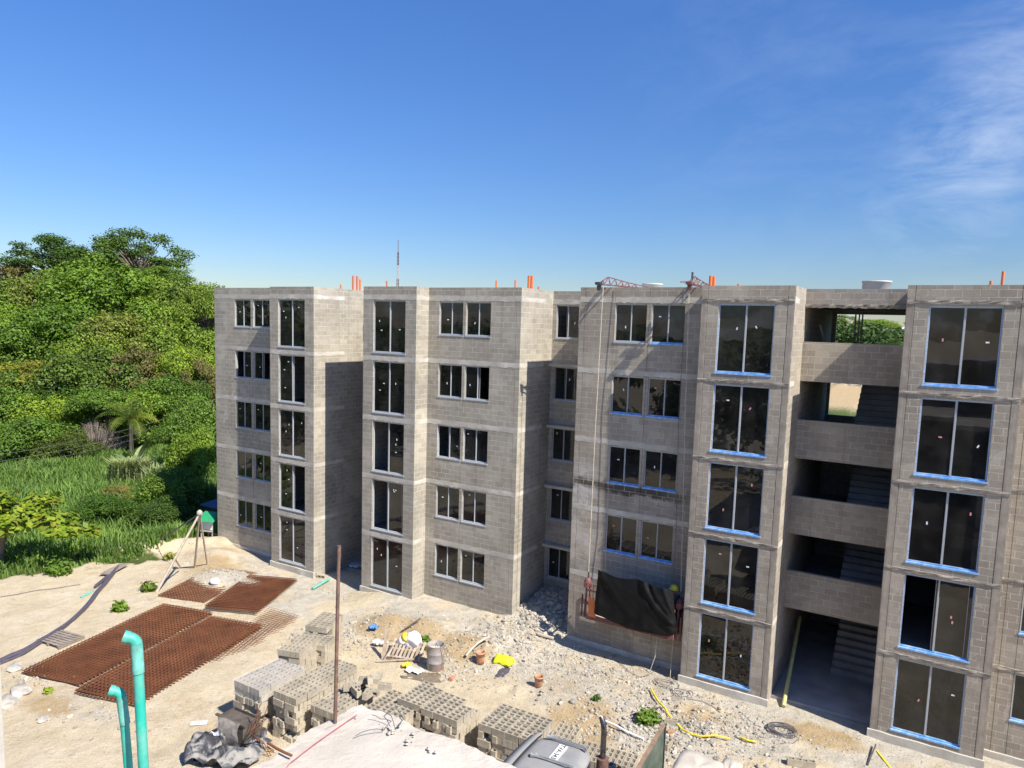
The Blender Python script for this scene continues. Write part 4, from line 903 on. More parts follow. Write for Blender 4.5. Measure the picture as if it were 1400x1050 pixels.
m = MB(); m.box(-.9,1.6,-.5,1.8,-.4,.75); m.add('wall', M['wooddk'], t); m = MB(); m.poly([(-1.1,-.8,.78),(1.9,-.8,.78),(1.9,2,1.1),(-1.1,2,1.1),(-1.1,-.8,.74),(1.9,-.8,.74),(1.9,2,1.06),(-1.1,2,1.06)], [(0,1,2,3),(7,6,5,4),(0,4,5,1),(1,5,6,2),(2,6,7,3),(3,7,4,0)]); m.add('roof', M['shedroof'], t)
# ------------------------------------------------------------------ suspended scaffold with tarpaulin
for i, (X, Yc, lab) in enumerate(((-10.45, 22.85, 'red lattice outrigger beam seen side-on over the parapet'), (-7.28, 22.95, 'red outrigger beam seen end-on over the parapet'))):
    t = thing('outrigger_beam', (X, 23.56, PAR), lab, 'scaffold beam', 'scaffold outrigger beams on the roof')
    L = 2.9; sk = -.25 if i == 0 else 0
    m = MB()
    for s in (-.1, .1): m.bar((s,-.55,.07),(s+sk*0+ (0.9 if i == 0 else 0), L-.4,.07),.035,.035)
    m.add('bottom_chord', M['redsteel'], t)
    m = MB(); dx = .9/(L+.35) if i == 0 else 0
    tp = [(dx*.0, -.55, .10), (dx*.5, -.15, .34), (dx*1.6, .9, .22), (dx*3.0, L-.5, .10)]
    for a, b in zip(tp, tp[1:]): m.bar(a, b, .03, .03)
    m.add('top_chord', M['redsteel'], t)
    m = MB()
    for y, z in ((-.45,.22),(-.15,.34),(.2,.30),(.55,.26),(.9,.22),(1.3,.18)):
        x = dx*(y+.75); m.bar((x-.1,y-.15,.07),(x,y,z),.02,.02); m.bar((x+.1,y-.15,.07),(x,y,z),.02,.02); m.bar((x,y+.17,.09),(x,y,z),.02,.02)
    m.add('lacing', M['redsteel'], t)
    m = MB(); m.box(-.10,.10,-.70,-.52,.05,.14); m.box(-.07,.07,-.60,-.52,-.14,.04); m.add('end_head', M['exh'] if i == 0 else M['redsteel'], t)
    if i == 1: m = MB(); m.bar((-.34,-.5,.14),(.34,-.5,.14),.06,.05); m.add('cross_timber', M['palewood'], t); m = MB(); m.tube([(0,-.35,.1),(0,-.35,.46)],.035,8); m.add('upright', M['exh'], t)
TX0, TX1, TY0, TY1, TZ = -10.35, -7.12, 22.82, 23.40, 1.42
t = thing('hanging_platform', ((TX0+TX1)/2, (TY0+TY1)/2, TZ), 'red suspended work platform hanging before the second-floor windows', 'suspended platform')
O = Vector(((TX0+TX1)/2, (TY0+TY1)/2, TZ)); hw, hd = (TX1-TX0)/2, (TY1-TY0)/2
m = MB(); m.box(-hw,hw,-hd,hd,-.05,0); m.add('deck', M['palewood'], t)
m = MB(); m.box(-hw,hw,-hd-.03,-hd-.002,-.07,.10); m.box(-hw,hw,hd+.002,hd+.03,-.07,.10); m.add('toe_board', M['redsteel'], t)
for y in (-hd,hd):
    for z in (.5,.98): m = MB(); m.tube([(-hw,y,z),(hw,y,z)], .022, 8); m.add('guard_rail', M['redsteel'], t)
for x in np.linspace(-hw, hw, 5):
    for y in (-hd,hd): m = MB(); m.tube([(x,y,0),(x,y,1.0)], .02, 8); m.add('rail_post', M['redsteel'], t)
for s in (-1,1):
    h = MB()
    for a, b in (((0,-.25,-.05),(0,-.1,1.25)),((0,.25,-.05),(0,.1,1.25)),((0,-.25,.5),(0,.25,.5)),((0,-.18,.85),(0,.18,.85)),((.12*s,-.22,-.05),(.12*s,-.2,.75))): h.bar((a[0]+s*(hw+.08),a[1],a[2]),(b[0]+s*(hw+.08),b[1],b[2]),.05,.05)
    h.add('end_frame', M['redsteel'], t)
    h = MB(); h.lathe([(0,0),(.13,.02),(.14,.2),(.09,.3),(.05,.34),(0,.34)], (s*(hw+.09),-.02,1.0), 16); h.box(s*(hw+.09)-.08,s*(hw+.09)+.08,-.2,-.06,1.02,1.2); h.add('hoist_motor', M['redsteel'], t)
    h = MB(); h.tube([(s*(hw+.09),0,1.3),(s*(hw+.09),0,1.55)],.03,8); h.add('cable_guide', M['exh'], t)
m = MB(); m.box(-hw+.1,-hw+.4,-hd-.04,-hd-.03,.05,.7); m.add('orange_panel', M['orange'], t)
for (x0, zt, lab) in ((TX0-.09, 2.95, 'pale suspension rope under the side-on outrigger beam'), (TX1+.09, 2.95, 'pale suspension rope under the end-on outrigger beam')):
    m = MB(); xt = -10.30 if x0 < -9 else -7.30; m.tube([(xt, 23.0, PAR-.02), ((xt+x0)/2, 23.0, 8), (x0, 23.1, zt)], .016, 6); m.add('suspension_rope', M['rope'], None, label=lab, cat='rope', group='suspension ropes')
for (xa, xb, lab) in ((-7.55, -7.42, 'thin slack safety line crossing the windows above the platform'), (-10.05, -9.95, 'thin slack safety line on the bare wall above the platform')):
    m = MB(); m.tube([(xa, 23.53, PAR), (xa-.02, 23.48, 9), (xb, 23.46, 4.6), (xb, 23.42, 3.0)], .008, 5); m.add('safety_line', M['wire'], None, label=lab, cat='rope', group='safety lines')
for k, (px, lab) in enumerate((((898,875),'thin hose hanging from the middle of the platform to the ground'), ((921,872),'thin hose hanging from the platform end by the bay'))):
    a = atY(px[0], px[1], 22.95); m = MB(); m.tube([a+Vector((0,.1,.3)), a, a-Vector((.03,0,.6)), Vector((a.x-.15*(1-k), a.y-.15, gz(a.x, a.y-.2)+.03))], .012, 6); m.add('hanging_hose', M['rope'], None, label=lab, cat='hose', group='hoses hanging from the platform')
# tarpaulin: top edge tied at three points, sagging between them
n, mm = 44, 26; top = [atY(818,778,22.72), atY(845,790,22.70), atY(876,793,22.68), atY(895,802,22.70), atY(913,806,22.74), atY(921,812,22.86)]
bot = [atY(812,838,22.66), atY(840,851,22.62), atY(865,861,22.60), atY(890,866,22.62), atY(919,869,22.70), atY(926,850,22.88)]
def cur(K, u):
    s_ = u*(len(K)-1); a = int(min(s_, len(K)-2)); f = s_-a; q = [K[max(0,min(len(K)-1,a+d))] for d in (-1,0,1,2)]
    return .5*((2*q[1])+(q[2]-q[0])*f+(2*q[0]-5*q[1]+4*q[2]-q[3])*f*f+(3*q[1]-q[0]-3*q[2]+q[3])*f**3)
V = []
for j in range(mm+1):
    v = j/mm
    for i in range(n+1):
        u = i/n; p = cur(top,u).lerp(cur(bot,u), v)
        d1 = u-(.42+.55*v); d2 = u-.02-.45*v; d3 = u-(.05+.0*v)
        w = .075*math.exp(-(d1/.035)**2)+.05*math.exp(-((d1+.10)/.05)**2)*v+.035*math.exp(-((d1-.12*(1-v)-.02)/.02)**2)+.045*math.exp(-(d2/.03)**2)*(1-v)+.03*math.exp(-((u-.45-.2*v)/.018)**2)*(1-v)+.03*math.exp(-((u-.97+.25*(1-v))/.02)**2)+.04*math.exp(-(d3/.02)**2)+.006*math.sin(u*43+v*9+3*math.sin(v*5))*(.3+v)+.010*math.sin(u*13-v*7)
        w *= 1.25; w += .05*(float(fbm(u*9+v*5, v*7-u*2, 33, 4))-.47)+.03*(.5-abs(float(fbm(u*6-v*4, v*3, 35, 3))-.47)*4)*.6; w += .06*math.sin(PI*v)*math.sin(PI*u); V.append((p.x, p.y-w, p.z))
N = n+1; F = [(j*N+i, j*N+i+1, (j+1)*N+i+1, (j+1)*N+i) for j in range(mm) for i in range(n)]
k = len(V); V2 = V+[(x, y+.012, z) for x, y, z in V]; F2 = F+[tuple(k+q for q in reversed(f)) for f in F]
m = MB(); m.poly(V2, F2, 0, True); m.add('tarpaulin', M['tarp'], None, label='black tarpaulin draped over the front of the suspended platform', cat='tarpaulin')
# the worker on the platform, nearly hidden by the tarpaulin
def worker():
    hat = atY(923, 804, 23.15); bx, by, bz = hat.x-.05, 23.16, TZ
    hz = min(hat.z-.02, bz+1.72)
    J = {'pel':(bx,by+.03,bz+.93),'chest':(bx-.02,by,bz+1.28),'neck':(bx,by-.03,hz-.20),'head':(bx+.02,by-.05,hz-.06),'crown':(bx+.03,by-.05,hz+.03),
         'lsh':(bx-.19,by-.02,bz+1.38),'lel':(bx-.33,by-.10,bz+1.52 if False else bz+1.35),'lha':(bx-.22,by+.16,bz+1.42),'rsh':(bx+.17,by,bz+1.38),'rel':(bx+.24,by+.1,bz+1.12),'rha':(bx+.12,by+.22,bz+1.02),
         'lhip':(bx-.1,by,bz+.9),'lkn':(bx-.11,by-.05,bz+.49),'lan':(bx-.11,by+.02,bz+.08),'lto':(bx-.11,by+.17,bz+.05),'rhip':(bx+.1,by,bz+.9),'rkn':(bx+.11,by-.04,bz+.49),'ran':(bx+.11,by+.02,bz+.08),'rto':(bx+.11,by+.17,bz+.05)}
    R = dict(pel=.14,chest=.16,neck=.055,head=.095,crown=.08,lsh=.07,lel=.05,lha=.042,rsh=.07,rel=.05,rha=.042,lhip=.095,lkn=.062,lan=.045,lto=.035,rhip=.095,rkn=.062,ran=.045,rto=.035)
    E = [('pel','chest'),('chest','neck'),('neck','head'),('head','crown'),('chest','lsh'),('lsh','lel'),('lel','lha'),('chest','rsh'),('rsh','rel'),('rel','rha'),('pel','lhip'),('lhip','lkn'),('lkn','lan'),('lan','lto'),('pel','rhip'),('rhip','rkn'),('rkn','ran'),('ran','rto')]
    ks = list(J); me = bpy.data.meshes.new('body'); me.from_pydata([J[k] for k in ks], [(ks.index(a), ks.index(b)) for a, b in E], [])
    o = bpy.data.objects.new('body', me); COL.objects.link(o); md = o.modifiers.new('skin', 'SKIN'); sv = me.skin_vertices[0].data
    for i, k in enumerate(ks): sv[i].radius = (R[k], R[k]); sv[i].use_root = k == 'pel'
    s2 = o.modifiers.new('sub', 'SUBSURF'); s2.levels = 2; s2.render_levels = 2
    dg = bpy.context.evaluated_depsgraph_get(); dg.update(); ev = bpy.data.meshes.new_from_object(o.evaluated_get(dg)); bpy.data.objects.remove(o)
    ev.materials.clear(); ev.materials.append(M['cloth']); ev.materials.append(M['skin'])
    for p in ev.polygons: p.use_smooth = True; p.material_index = 1 if p.center.z > hz-.19 or (p.center-Vector(J['lha'])).length < .07 or (p.center-Vector(J['rha'])).length < .07 else 0
    t = thing('person', (bx, by, bz), 'worker in dark clothing and a yellow hard hat, bending behind the black tarpaulin', 'person')
    b = link('body', ev, t); b.location = (-bx, -by, -bz)
    hx, hy, h0 = J['crown'][0]-bx, J['crown'][1]-by, J['crown'][2]-bz
    m = MB(); m.lathe([(.165,-.015),(.165,-.005),(.125,.0),(.122,.05),(.095,.105),(.05,.13),(0,.137)], (hx, hy, h0-.02), 24); m.box(hx-.1,hx+.1,hy+.1,hy+.19,h0-.032,h0-.022); m.add('hard_hat', M['yellow'], t)
    for s, hk in ((-1,'lha'),(1,'rha')):
        h = Vector(J[hk])-Vector((bx,by,bz)); m = MB()
        for f in range(4): q = h+Vector((.022*(f-1.5), .04, 0)); m.tube([q, q+Vector((0,.035,.008)), q+Vector((0,.06+.01*(f in (1,2)),-.012))], [.010,.009,.007], 6)
        q = h+Vector((-s*.03,.01,.01)); m.tube([q, q+Vector((-s*.03,.03,.005)), q+Vector((-s*.03,.055,-.01))], [.011,.010,.008], 6); m.add('fingers', M['skin'], t)
worker()
# ------------------------------------------------------------------ our own unfinished building: slab, pole, pipes
t = thing('unfinished_building', (-4.95, 5.33, 0), 'chalky white slab edge of the unfinished building the view is taken from', 'building')
O = Vector((-4.95, 5.33, 0)); SZ = 7.75
def slab_part():
    nx, ny = 70, 40; X0, X1, Y0, Y1 = -4.95, 9.0, -9.0, 5.33
    xs = np.concatenate([np.linspace(X0, X0+3.2, 64), np.linspace(X0+3.4, X1, 20)]); ys = np.concatenate([np.linspace(Y0, Y1-2.6, 12), np.linspace(Y1-2.5, Y1, 50)])
    X, Y = np.meshgrid(xs, ys)
    ex = np.minimum(X-X0, Y1-Y); jag = .09*(fbm(X*3.1, Y*3.1, 71)-.5)
    Xj = X+np.where(X-X0 < .02, .16*(fbm(Y*2.3, Y*0+2, 72)-.5)+.08*(fbm(Y*9, Y*0+2, 75)-.5), 0); Yj = Y+np.where(Y1-Y < .02, .16*(fbm(X*2.1, X*0+1, 73)-.5)+.08*(fbm(X*9, X*0+1, 76)-.5), 0)
    Z = SZ+.012*(fbm(X*2.2, Y*2.2, 74)-.5)+.06*np.exp(-ex/.18)*(fbm(X*6, Y*6, 77)-.42)+.012*(fbm(X*13, Y*13, 78)-.5)*(.5+np.exp(-ex/.4))
    V = np.stack([Xj-O.x, Yj-O.y, Z], -1).reshape(-1, 3); w, h = len(xs), len(ys); i = np.arange(w*h).reshape(h, w)
    Q = np.stack([i[:-1,:-1], i[:-1,1:], i[1:,1:], i[1:,:-1]], -1).reshape(-1, 4)
    per = list(i[:,0][::-1][::-1])+list(i[-1,1:]); k = len(V); lowv = V[per].copy(); lowv[:,2] = SZ-.22; lowv[:,0] += .03; lowv[:,1] -= .03
    q2 = [(per[a+1], per[a], k+a, k+a+1) for a in range(len(per)-1)]
    link('slab', np_mesh('slab', np.concatenate([V, lowv]), np.concatenate([Q, np.array(q2)]), M['slab'], False), t)
slab_part()
for zf in (0.0, 2.5, 5.0):
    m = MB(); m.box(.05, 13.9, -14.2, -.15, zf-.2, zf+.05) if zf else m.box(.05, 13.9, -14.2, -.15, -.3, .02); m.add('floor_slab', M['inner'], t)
    for i in range(5): m = MB(); x = .1+i*3.35; m.box(x, x+.3, -.5, -.18, zf+.05 if zf else .02, zf+2.3 if zf < 5 else SZ-.24); m.add('column', M['beam'], t)
    m = MB(); m.box(.12, 13.8, -5.2, -5.0, zf+.05, zf+2.3 if zf < 5 else SZ-.24); m.add('inner_wall', M['inner'], t)
m = MB(); m.box(.05, .25, -5.0, -.6, -.3, SZ-.24); m.add('end_wall', M['cmuR'], t)
m = MB(); m.box(1.6, 13.9, -14.2, -5.6, 10.1, 10.3); m.box(1.6,13.9,-9.5,-9.3,SZ,10.1); m.add('upper_slab', M['slab'], t)
m = MB(); p = atD(4.5, 1000, 2.6); m.box(p.x-.34-O.x, p.x-O.x, p.y-.34-O.y, p.y-O.y, SZ-.05, 12.6); m.add('column', M['beam'], t)
# rusty pole on the slab corner
g = atZ(458, 989, SZ); tp = atD(463.5, 746, (g-EYE).dot(W_)*1.0); m = MB(); m.tube([(0,0,-.06), ((tp.x-g.x)*.5,(tp.y-g.y)*.5,(tp.z-g.z)*.5), tp-g], .018, 10); m.tube([tp-g-Vector((0,0,.12)), tp-g], .021, 10)
m.add('rusty_pole', M['rustdk'], None, loc=g, label='thin rusty brown steel pole standing on the chalky slab corner', cat='pole')
def on_slab(px, py): return atZ(px, py, SZ+.03)
K = [on_slab(*q) for q in ((380,1062),(398,1042),(430,1017),(460,996),(488,977))]
m = MB(); m.tube(K, .0045, 6); m.add('red_string', plain('red_string', (.50,.12,.13), .8), None, label='red string stretched across the chalky slab corner', cat='string')
K = [on_slab(*q)+Vector((0,0,.02)) for q in ((366,1018),(378,1026),(390,1032),(399,1036))]
m = MB(); m.tube(K, .012, 6); m.add('rusty_rebar', M['rust'], None, label='short rusty bar end lying over the slab edge by the tie wires', cat='rebar')
for i, (qs, lab) in enumerate((((( 486,1008),(505,1004),(525,1000),(535,992),(520,985),(508,983)),'thin dark tie wire stretched flat on the slab'), (((540,998),(535,985),(528,978),(540,972),(552,985),(545,1000)),'thin dark tie wire curled among crumbs on the slab rim'))):
    m = MB(); K = [on_slab(*q)+Vector((0,0,.015+.03*(k%2))) for k, q in enumerate(qs)]; P = [K[0]]
    for a, b in zip(K, K[1:]): P += [a.lerp(b,.5)+Vector((0,0,.01)), b]
    m.tube(P, .004, 5); m.add('tie_wire', M['wire'], None, label=lab, cat='wire', group='tie wires on the slab')
def slab_rubble():
    m = MB(); rn = random.Random(5)
    for k in range(48):
        if k < 40: px, py = rn.gauss(545, 18), rn.gauss(992, 9)
        else: px = rn.uniform(400, 640); py = (968+(px-490)*.47 if px > 490 else 968+(490-px)*.57)+rn.uniform(2, 14)
        p = on_slab(px, py); s = rn.uniform(.006, .022)
        if p.y > 5.2 or p.x < -4.75 or (k >= 75 and px < 470): continue
        m.blob((p.x,p.y,SZ+.02+s*.4), s*rn.uniform(.8,1.6), s, s*.4, 0, k, .5, 1)
    m.add('slab_rubble', M['slab'], None, label='small crumbs of concrete scattered on the chalky slab edge', cat='rubble', kind='stuff')
slab_rubble()
# teal vent pipes with elbows
def vent(px, py, pb, D, r, lab):
    top = atD(px, py, D); bot = atD(*pb, D); d = (top-bot).normalized(); foot = Vector((top.x+(bot.x-top.x)*1.4, top.y+(bot.y-top.y)*1.4, SZ+.0))
    t = thing('vent_pipe', foot, lab, 'vent pipe', 'teal vent pipes')
    v = top-foot; m = MB(); m.tube([(0,0,0), v*.5, v-d*.20], r, 20, cap=False); m.add('pipe', M['teal'], t)
    m = MB(); m.tube([v-d*.26, v-d*.06], r*1.14, 20); m.add('glued_collar', M['tealpale'], t)
    side = (-R_*1.0+W_*-.35).normalized(); m = MB(); P = []
    for k in range(8):
        a = k/7*1.25; P.append(v-d*.06+d*(r*1.5*math.sin(a))+side*(r*1.7*(1-math.cos(a))))
    e = (P[-1]-P[-2]).normalized(); P += [P[-1]+e*r*.7]
    m.tube(P, r*1.12, 20, cap=False); m.tube([P[-1]-e*r*.6, P[-1]+e*r*.5], r*1.27, 20, cap=False)
    ring = MB(); ring.tube([P[-1]+e*r*.5, P[-1]+e*r*.501, P[-1]+e*r*.2, P[-1]-e*r*.8], [r*1.27, r*1.06, r*1.05, r*.9], 20, cap=False)
    m.add('elbow', M['teal'], t); ring.add('pipe_mouth', M['tealin'], t)
    ring2 = MB(); ring2.tube([P[-1]-e*r*.75, P[-1]-e*r*.8], r*.9, 20); ring2.add('bore_shade', M['black'], t)  # black disc plugs the bore in place of the shade inside
vent(186, 869, (198,1050), 5.0, .034, 'taller teal plastic vent pipe with an elbow on top')
vent(164, 941, (180,1050), 5.2, .030, 'shorter thinner teal plastic vent pipe with an elbow')
# ------------------------------------------------------------------ truck under the slab edge
def truck():
    zr = 2.72; fl = atZ(746, 998, zr); bk = atZ(828, 1014, zr); nl = 2.35
    t = thing('flatbed_truck', (fl.x, fl.y-nl, gz(fl.x, fl.y)), 'silver-grey truck cab with air horns and a plate on its roof, seen from above', 'truck', rz=.06)
    z0 = t.location.z; L = (bk-fl).length; h = zr-z0
    def prof(y, inset):                                  # rounded roof section
        return None
    m = MB(); nU, nV = 22, 26; V = []
    for j in range(nV+1):
        for i in range(nU+1):
            u, v = i/nU, j/nV; a, b = 2*u-1, 2*v-1; n_ = 5.
            k = (abs(a)**n_+abs(b)**n_)**(1/n_) if (a or b) else 0; s = max(abs(a), abs(b)); 
            ax, bx_ = (a*s/k if k else 0), (b*s/k if k else 0)
            dz = -.10*max(0, (s-.72)/.28)**2-.05*s*s
            V.append(((ax+1)/2*L, (bx_+1)/2*nl, h+dz))
    N = nU+1; m.poly(V, [(j*N+i, j*N+i+1, (j+1)*N+i+1, (j+1)*N+i) for j in range(nV) for i in range(nU)], 0, True); m.add('cab_roof', M['cab'], t)
    ring = [V[i] for i in range(N)]+[V[j*N+nU] for j in range(1, nV+1)]+[V[nV*N+i] for i in range(nU-1, -1, -1)]+[V[j*N] for j in range(nV-1, 0, -1)]
    m = MB(); R = len(ring); c = Vector((L/2, nl/2, 0)); lv = [(0, 1.0), (-.05, 1.01), (-.75, 1.06), (-.78, 1.07), (-1.5, 1.08)]
    VV = [((p[0]-c.x)*s+c.x-(.25*(-dz) if p[0] < L*.3 else 0), (p[1]-c.y)*s+c.y, p[2]+dz) for dz, s in lv for p in ring]
    m.poly(VV, [(k*R+i, (k+1)*R+i, (k+1)*R+(i+1)%R, k*R+(i+1)%R) for k in (0, 3) for i in range(R)], 0, True)
    m.poly(VV, [(k*R+i, (k+1)*R+i, (k+1)*R+(i+1)%R, k*R+(i+1)%R) for k in (2,) for i in range(R)], 0, True); m.add('cab_body', M['cab'], t)
    w = MB(); w.poly(VV, [(R+i, 2*R+i, 2*R+(i+1)%R, R+(i+1)%R) for i in range(R)], 0, True); w.add('cab_window', M['cabdk'], t)
    # visor along the windscreen, with marker lamps
    m = MB(); P = []
    for k in range(13):
        v = k/12; y = .1+v*(nl-.2); x = -.02-.06*math.sin(PI*v); P.append((x, y))
    for a, b in zip(P, P[1:]):
        m.poly([(a[0]+.13,a[1],h-.02),(b[0]+.13,b[1],h-.02),(b[0]-.16,b[1],h-.17),(a[0]-.16,a[1],h-.17),(a[0]+.13,a[1],h-.05),(b[0]+.13,b[1],h-.05),(b[0]-.16,b[1],h-.20),(a[0]-.16,a[1],h-.20)], [(0,1,2,3),(7,6,5,4),(2,6,7,3),(0,4,5,1)], 0, True)
    m.add('sun_visor', M['cab'], t)
    m = MB(); 
    for v in (.2,.4,.6,.8): y = .1+v*(nl-.2); m.poly([(-.10,y-.05,h-.13),(-.10,y+.05,h-.13),(-.16,y+.05,h-.158),(-.16,y-.05,h-.158)], [(0,3,2,1)])
    m.add('visor_slots', M['navy'], t)
    m = MB(); m.tube([(.10+.0*v, .12+v*(nl-.24), h-.005-.06*(2*v-1)**2) for v in np.linspace(0,1,14)], .022, 6); m.add('window_seal', M['cabdk'], t)
    for y in (nl*.895, nl*.555):
        m = MB(); m.tube([(.30,y,h+.03),(.34,y,h+.03),(.42,y,h+.03),(.62,y,h+.03),(1.02*L-.18,y,h+.03)], [.062,.05,.026,.018,.015], 14, cap=False); m.box(L*1.02-.22,L*1.02-.15,y-.03,y+.03,h-.03,h+.055); m.box(.44,.47,y-.02,y+.02,h-.05,h+.03); m.add('air_horn', M['chrome'], t)
        m = MB(); m.lathe([(0,0),(.058,0)], (0,0,0), 14); o = m.add('horn_mouth_shade', M['black'], t); o.location = (.305,y,h+.03); o.rotation_euler = (0,PI/2,0)  # black disc painted as the shade within the horn bell
        m = MB(); m.tube([(.38,y+.06,h+.03),(.42,y+.06,h+.03),(.5,y+.055,h+.03),(L*.9,y+.05,h+.03)], [.045,.03,.014,.011], 12); m.add('air_horn', M['chrome'], t)
    cx, cy_ = .54*L, nl*.73; m = MB(); m.box(cx-.10,cx+.10,cy_-.30,cy_+.30,h-.02,h+.006); m.add('roof_plate', M['plate'], t)
    cu = bpy.data.curves.new('plate_text', 'FONT'); cu.body = 'TVA-343'; cu.size = .155; cu.align_x = 'CENTER'; cu.align_y = 'CENTER'; cu.extrude = .001; cu.offset = .003
    o = bpy.data.objects.new('tmp', cu); COL.objects.link(o); dg = bpy.context.evaluated_depsgraph_get(); dg.update(); me = bpy.data.meshes.new_from_object(o.evaluated_get(dg)); bpy.data.objects.remove(o)
    me.name = 'plate_lettering'; me.materials.clear(); me.materials.append(M['ink']); link('plate_lettering', me, t, (cx, cy_, h+.0085), (0,0,-PI/2))
    fr = MB(); 
    for a in ((cx-.095,cx+.095,cy_-.295,cy_-.287),(cx-.095,cx+.095,cy_+.287,cy_+.295),(cx-.095,cx-.088,cy_-.287,cy_+.287),(cx+.088,cx+.095,cy_-.287,cy_+.287)): fr.box(*a,h+.0065,h+.009)
    fr.add('plate_border', M['ink'], t)
    # bonnet-less nose, chassis, wheels, exhaust, bed
    m = MB(); m.box(-.35,6.2,.55,.8,.75,.95); m.box(-.35,6.2,1.35,1.6,.75,.95); m.add('chassis', M['cabdk'], t)
    for x in (.45, 4.2):
        for y in (.1, nl-.1):
            w = MB(); w.tube([(0,-.14,0),(0,-.13,0),(0,.13,0),(0,.14,0)], [.40,.48,.48,.40], 24); o = w.add('wheel', M['cabdk'], t); o.location = (x,y,.48)
    ex = atZ(824, 1036, 2.55)-t.location; ez = 2.55-z0
    rot = Matrix.Rotation(-.06, 3, 'Z'); ex = rot @ Vector((ex.x, ex.y, 0))
    m = MB(); m.tube([(ex.x,ex.y,.9),(ex.x,ex.y,ez)], .13, 18); m.tube([(ex.x,ex.y,ez-.28),(ex.x,ex.y,ez-.24)], .138, 18); m.add('muffler', M['rustdk'], t)
    m = MB(); m.tube([(ex.x,ex.y,ez),(ex.x,ex.y,ez+.62),(ex.x-.01,ex.y+.0,ez+.70),(ex.x-.04,ex.y+.02,ez+.80),(ex.x-.10,ex.y+.05,ez+.88)], [.062,.06,.06,.06,.055], 16); m.add('exhaust_stack', M['exh'], t)
    hz = 2.55; a = atZ(907.5, 993, hz)-t.location; a = rot @ Vector((a.x, a.y, 0)); hb = hz-z0
    m = MB(); m.box(a.x-.02,a.x+.02,a.y-2.35,a.y,.98,hb); m.add('headboard', M['greenbed'], t)
    m = MB(); m.box(a.x-.05,a.x+.035,a.y-2.37,a.y+.0,hb+.001,hb+.05); m.add('headboard_cap', M['ply'], t)
    m = MB(); m.box(a.x-.03,a.x+.045,a.y+.002,a.y+.06,.98,hb+.02); m.add('corner_post', M['cabdk'], t)
    m = MB(); m.box(a.x+.05,a.x+4.2,a.y-2.3,a.y-.1,.96,1.06); m.add('deck', M['wooddk'], t)
    return a+Vector((0,0,0)), t
HB, TRK = truck()
def bag(px, py, zt, w, d, lab, seed):
    p = atZ(px, py, zt); z0 = TRK.location.z+1.06; n, mm = 24, 12; V = []; rn = random.Random(seed); ph = [rn.uniform(0,6) for _ in range(4)]
    for j in range(mm+1):
        z = j/mm; 
        for i in range(n):
            a = 2*PI*i/n; c, s = math.cos(a), math.sin(a); k = 1/(abs(c)**9+abs(s)**9)**(1/9)
            bul = 1+.05*math.sin(PI*z)-.05*max(0,(z-.85)/.15)**2+.015*math.sin(a*5+ph[0]+z*4)
            V.append((k*c*w/2*bul, k*s*d/2*bul, z*(zt-z0)*(1-.02*math.sin(a*3+ph[1]))))
    T = len(V); 
    for r_ in (.75,.45,.15):
        for i in range(n): v = V[mm*n+i]; V.append((v[0]*r_, v[1]*r_, (zt-z0)*(1+.035*(1-r_)+.012*math.sin(i*1.3+ph[2]))))
    f = [(j*n+i, j*n+(i+1)%n, (j+1)*n+(i+1)%n, (j+1)*n+i) for j in range(mm+3) for i in range(n)]+[tuple((mm+3)*n+i for i in range(n))]
    m = MB(); m.poly(V, f, 0, True); m.add('bulk_bag', M['slab'], None, loc=(p.x, p.y, z0), rot=(0,0,.06), label=lab, cat='bulk bag', group='pale bulk bags on the truck')
bag(952, 1052, 2.55, .98, 1.25, 'larger pale dusty bulk bag on the truck behind the green board', 1); bag(996, 1058, 2.45, .44, 1.2, 'smaller pale dusty bulk bag on the truck past the dark gap', 2)
# ------------------------------------------------------------------ plants
def leaves(seed, clumps, n, L, Wd, up=.5, shell=.55, fold=.0, droop=0.):
    """clumps: (cx,cy,cz,rx,ry,rz). returns quad vertices for n leaf-shaped faces spread near the clump surfaces"""
    rn = np.random.RandomState(seed); C = np.array(clumps, float); w = (C[:,3]*C[:,4]+C[:,4]*C[:,5]+C[:,3]*C[:,5]); k = rn.choice(len(C), n, p=w/w.sum())
    d = rn.randn(n, 3); d /= np.linalg.norm(d, axis=1)[:,None]; r = shell+(1-shell)*rn.rand(n)**.6; r *= 1+.12*rn.randn(n)
    P = C[k,:3]+d*C[k,3:]*r[:,None]
    nm = d*.8+np.array([0,0,up])+.55*rn.randn(n, 3); nm /= np.linalg.norm(nm, axis=1)[:,None]
    t = rn.randn(n, 3); t -= nm*(t*nm).sum(1)[:,None]; t /= np.linalg.norm(t, axis=1)[:,None]; b = np.cross(nm, t)
    s = (.65+.7*rn.rand(n))[:,None]; l = t*L*s; b = b*Wd*s*.5
    a0 = P-l*.5; a2 = P+l*.5; a2[:,2] -= droop*L
    V = np.stack([a0, P+b-l*.05, a2, P-b-l*.05], 1).reshape(-1, 3)
    return V
def leaf_mesh(name, V, mt): return np_mesh(name, V, np.arange(len(V)).reshape(-1, 4), mt)
def clumpset(seed, n, R, Rz, cr, flat=.8):
    rn = np.random.RandomState(seed); out = []
    for i in range(n):
        d = rn.randn(3); d /= np.linalg.norm(d); d[2] = abs(d[2])*1.0-.25 if rn.rand() < .8 else d[2]
        k = .35+.6*rn.rand()**.5; c = cr*(.7+.7*rn.rand())
        out.append((d[0]*R*k, d[1]*R*k, d[2]*Rz*k, c*1.1, c*1.1, c*flat))
    return out
PROTO = {}
def proto(key, seed, ncl, cr, nl, L, Wd, up, flat=.8, Rz=.75, shell=.5):
    cl = clumpset(seed, ncl, 5, 5*Rz, cr, flat); PROTO[key] = (leaves(seed, cl, nl, L, Wd, up, shell), cl)
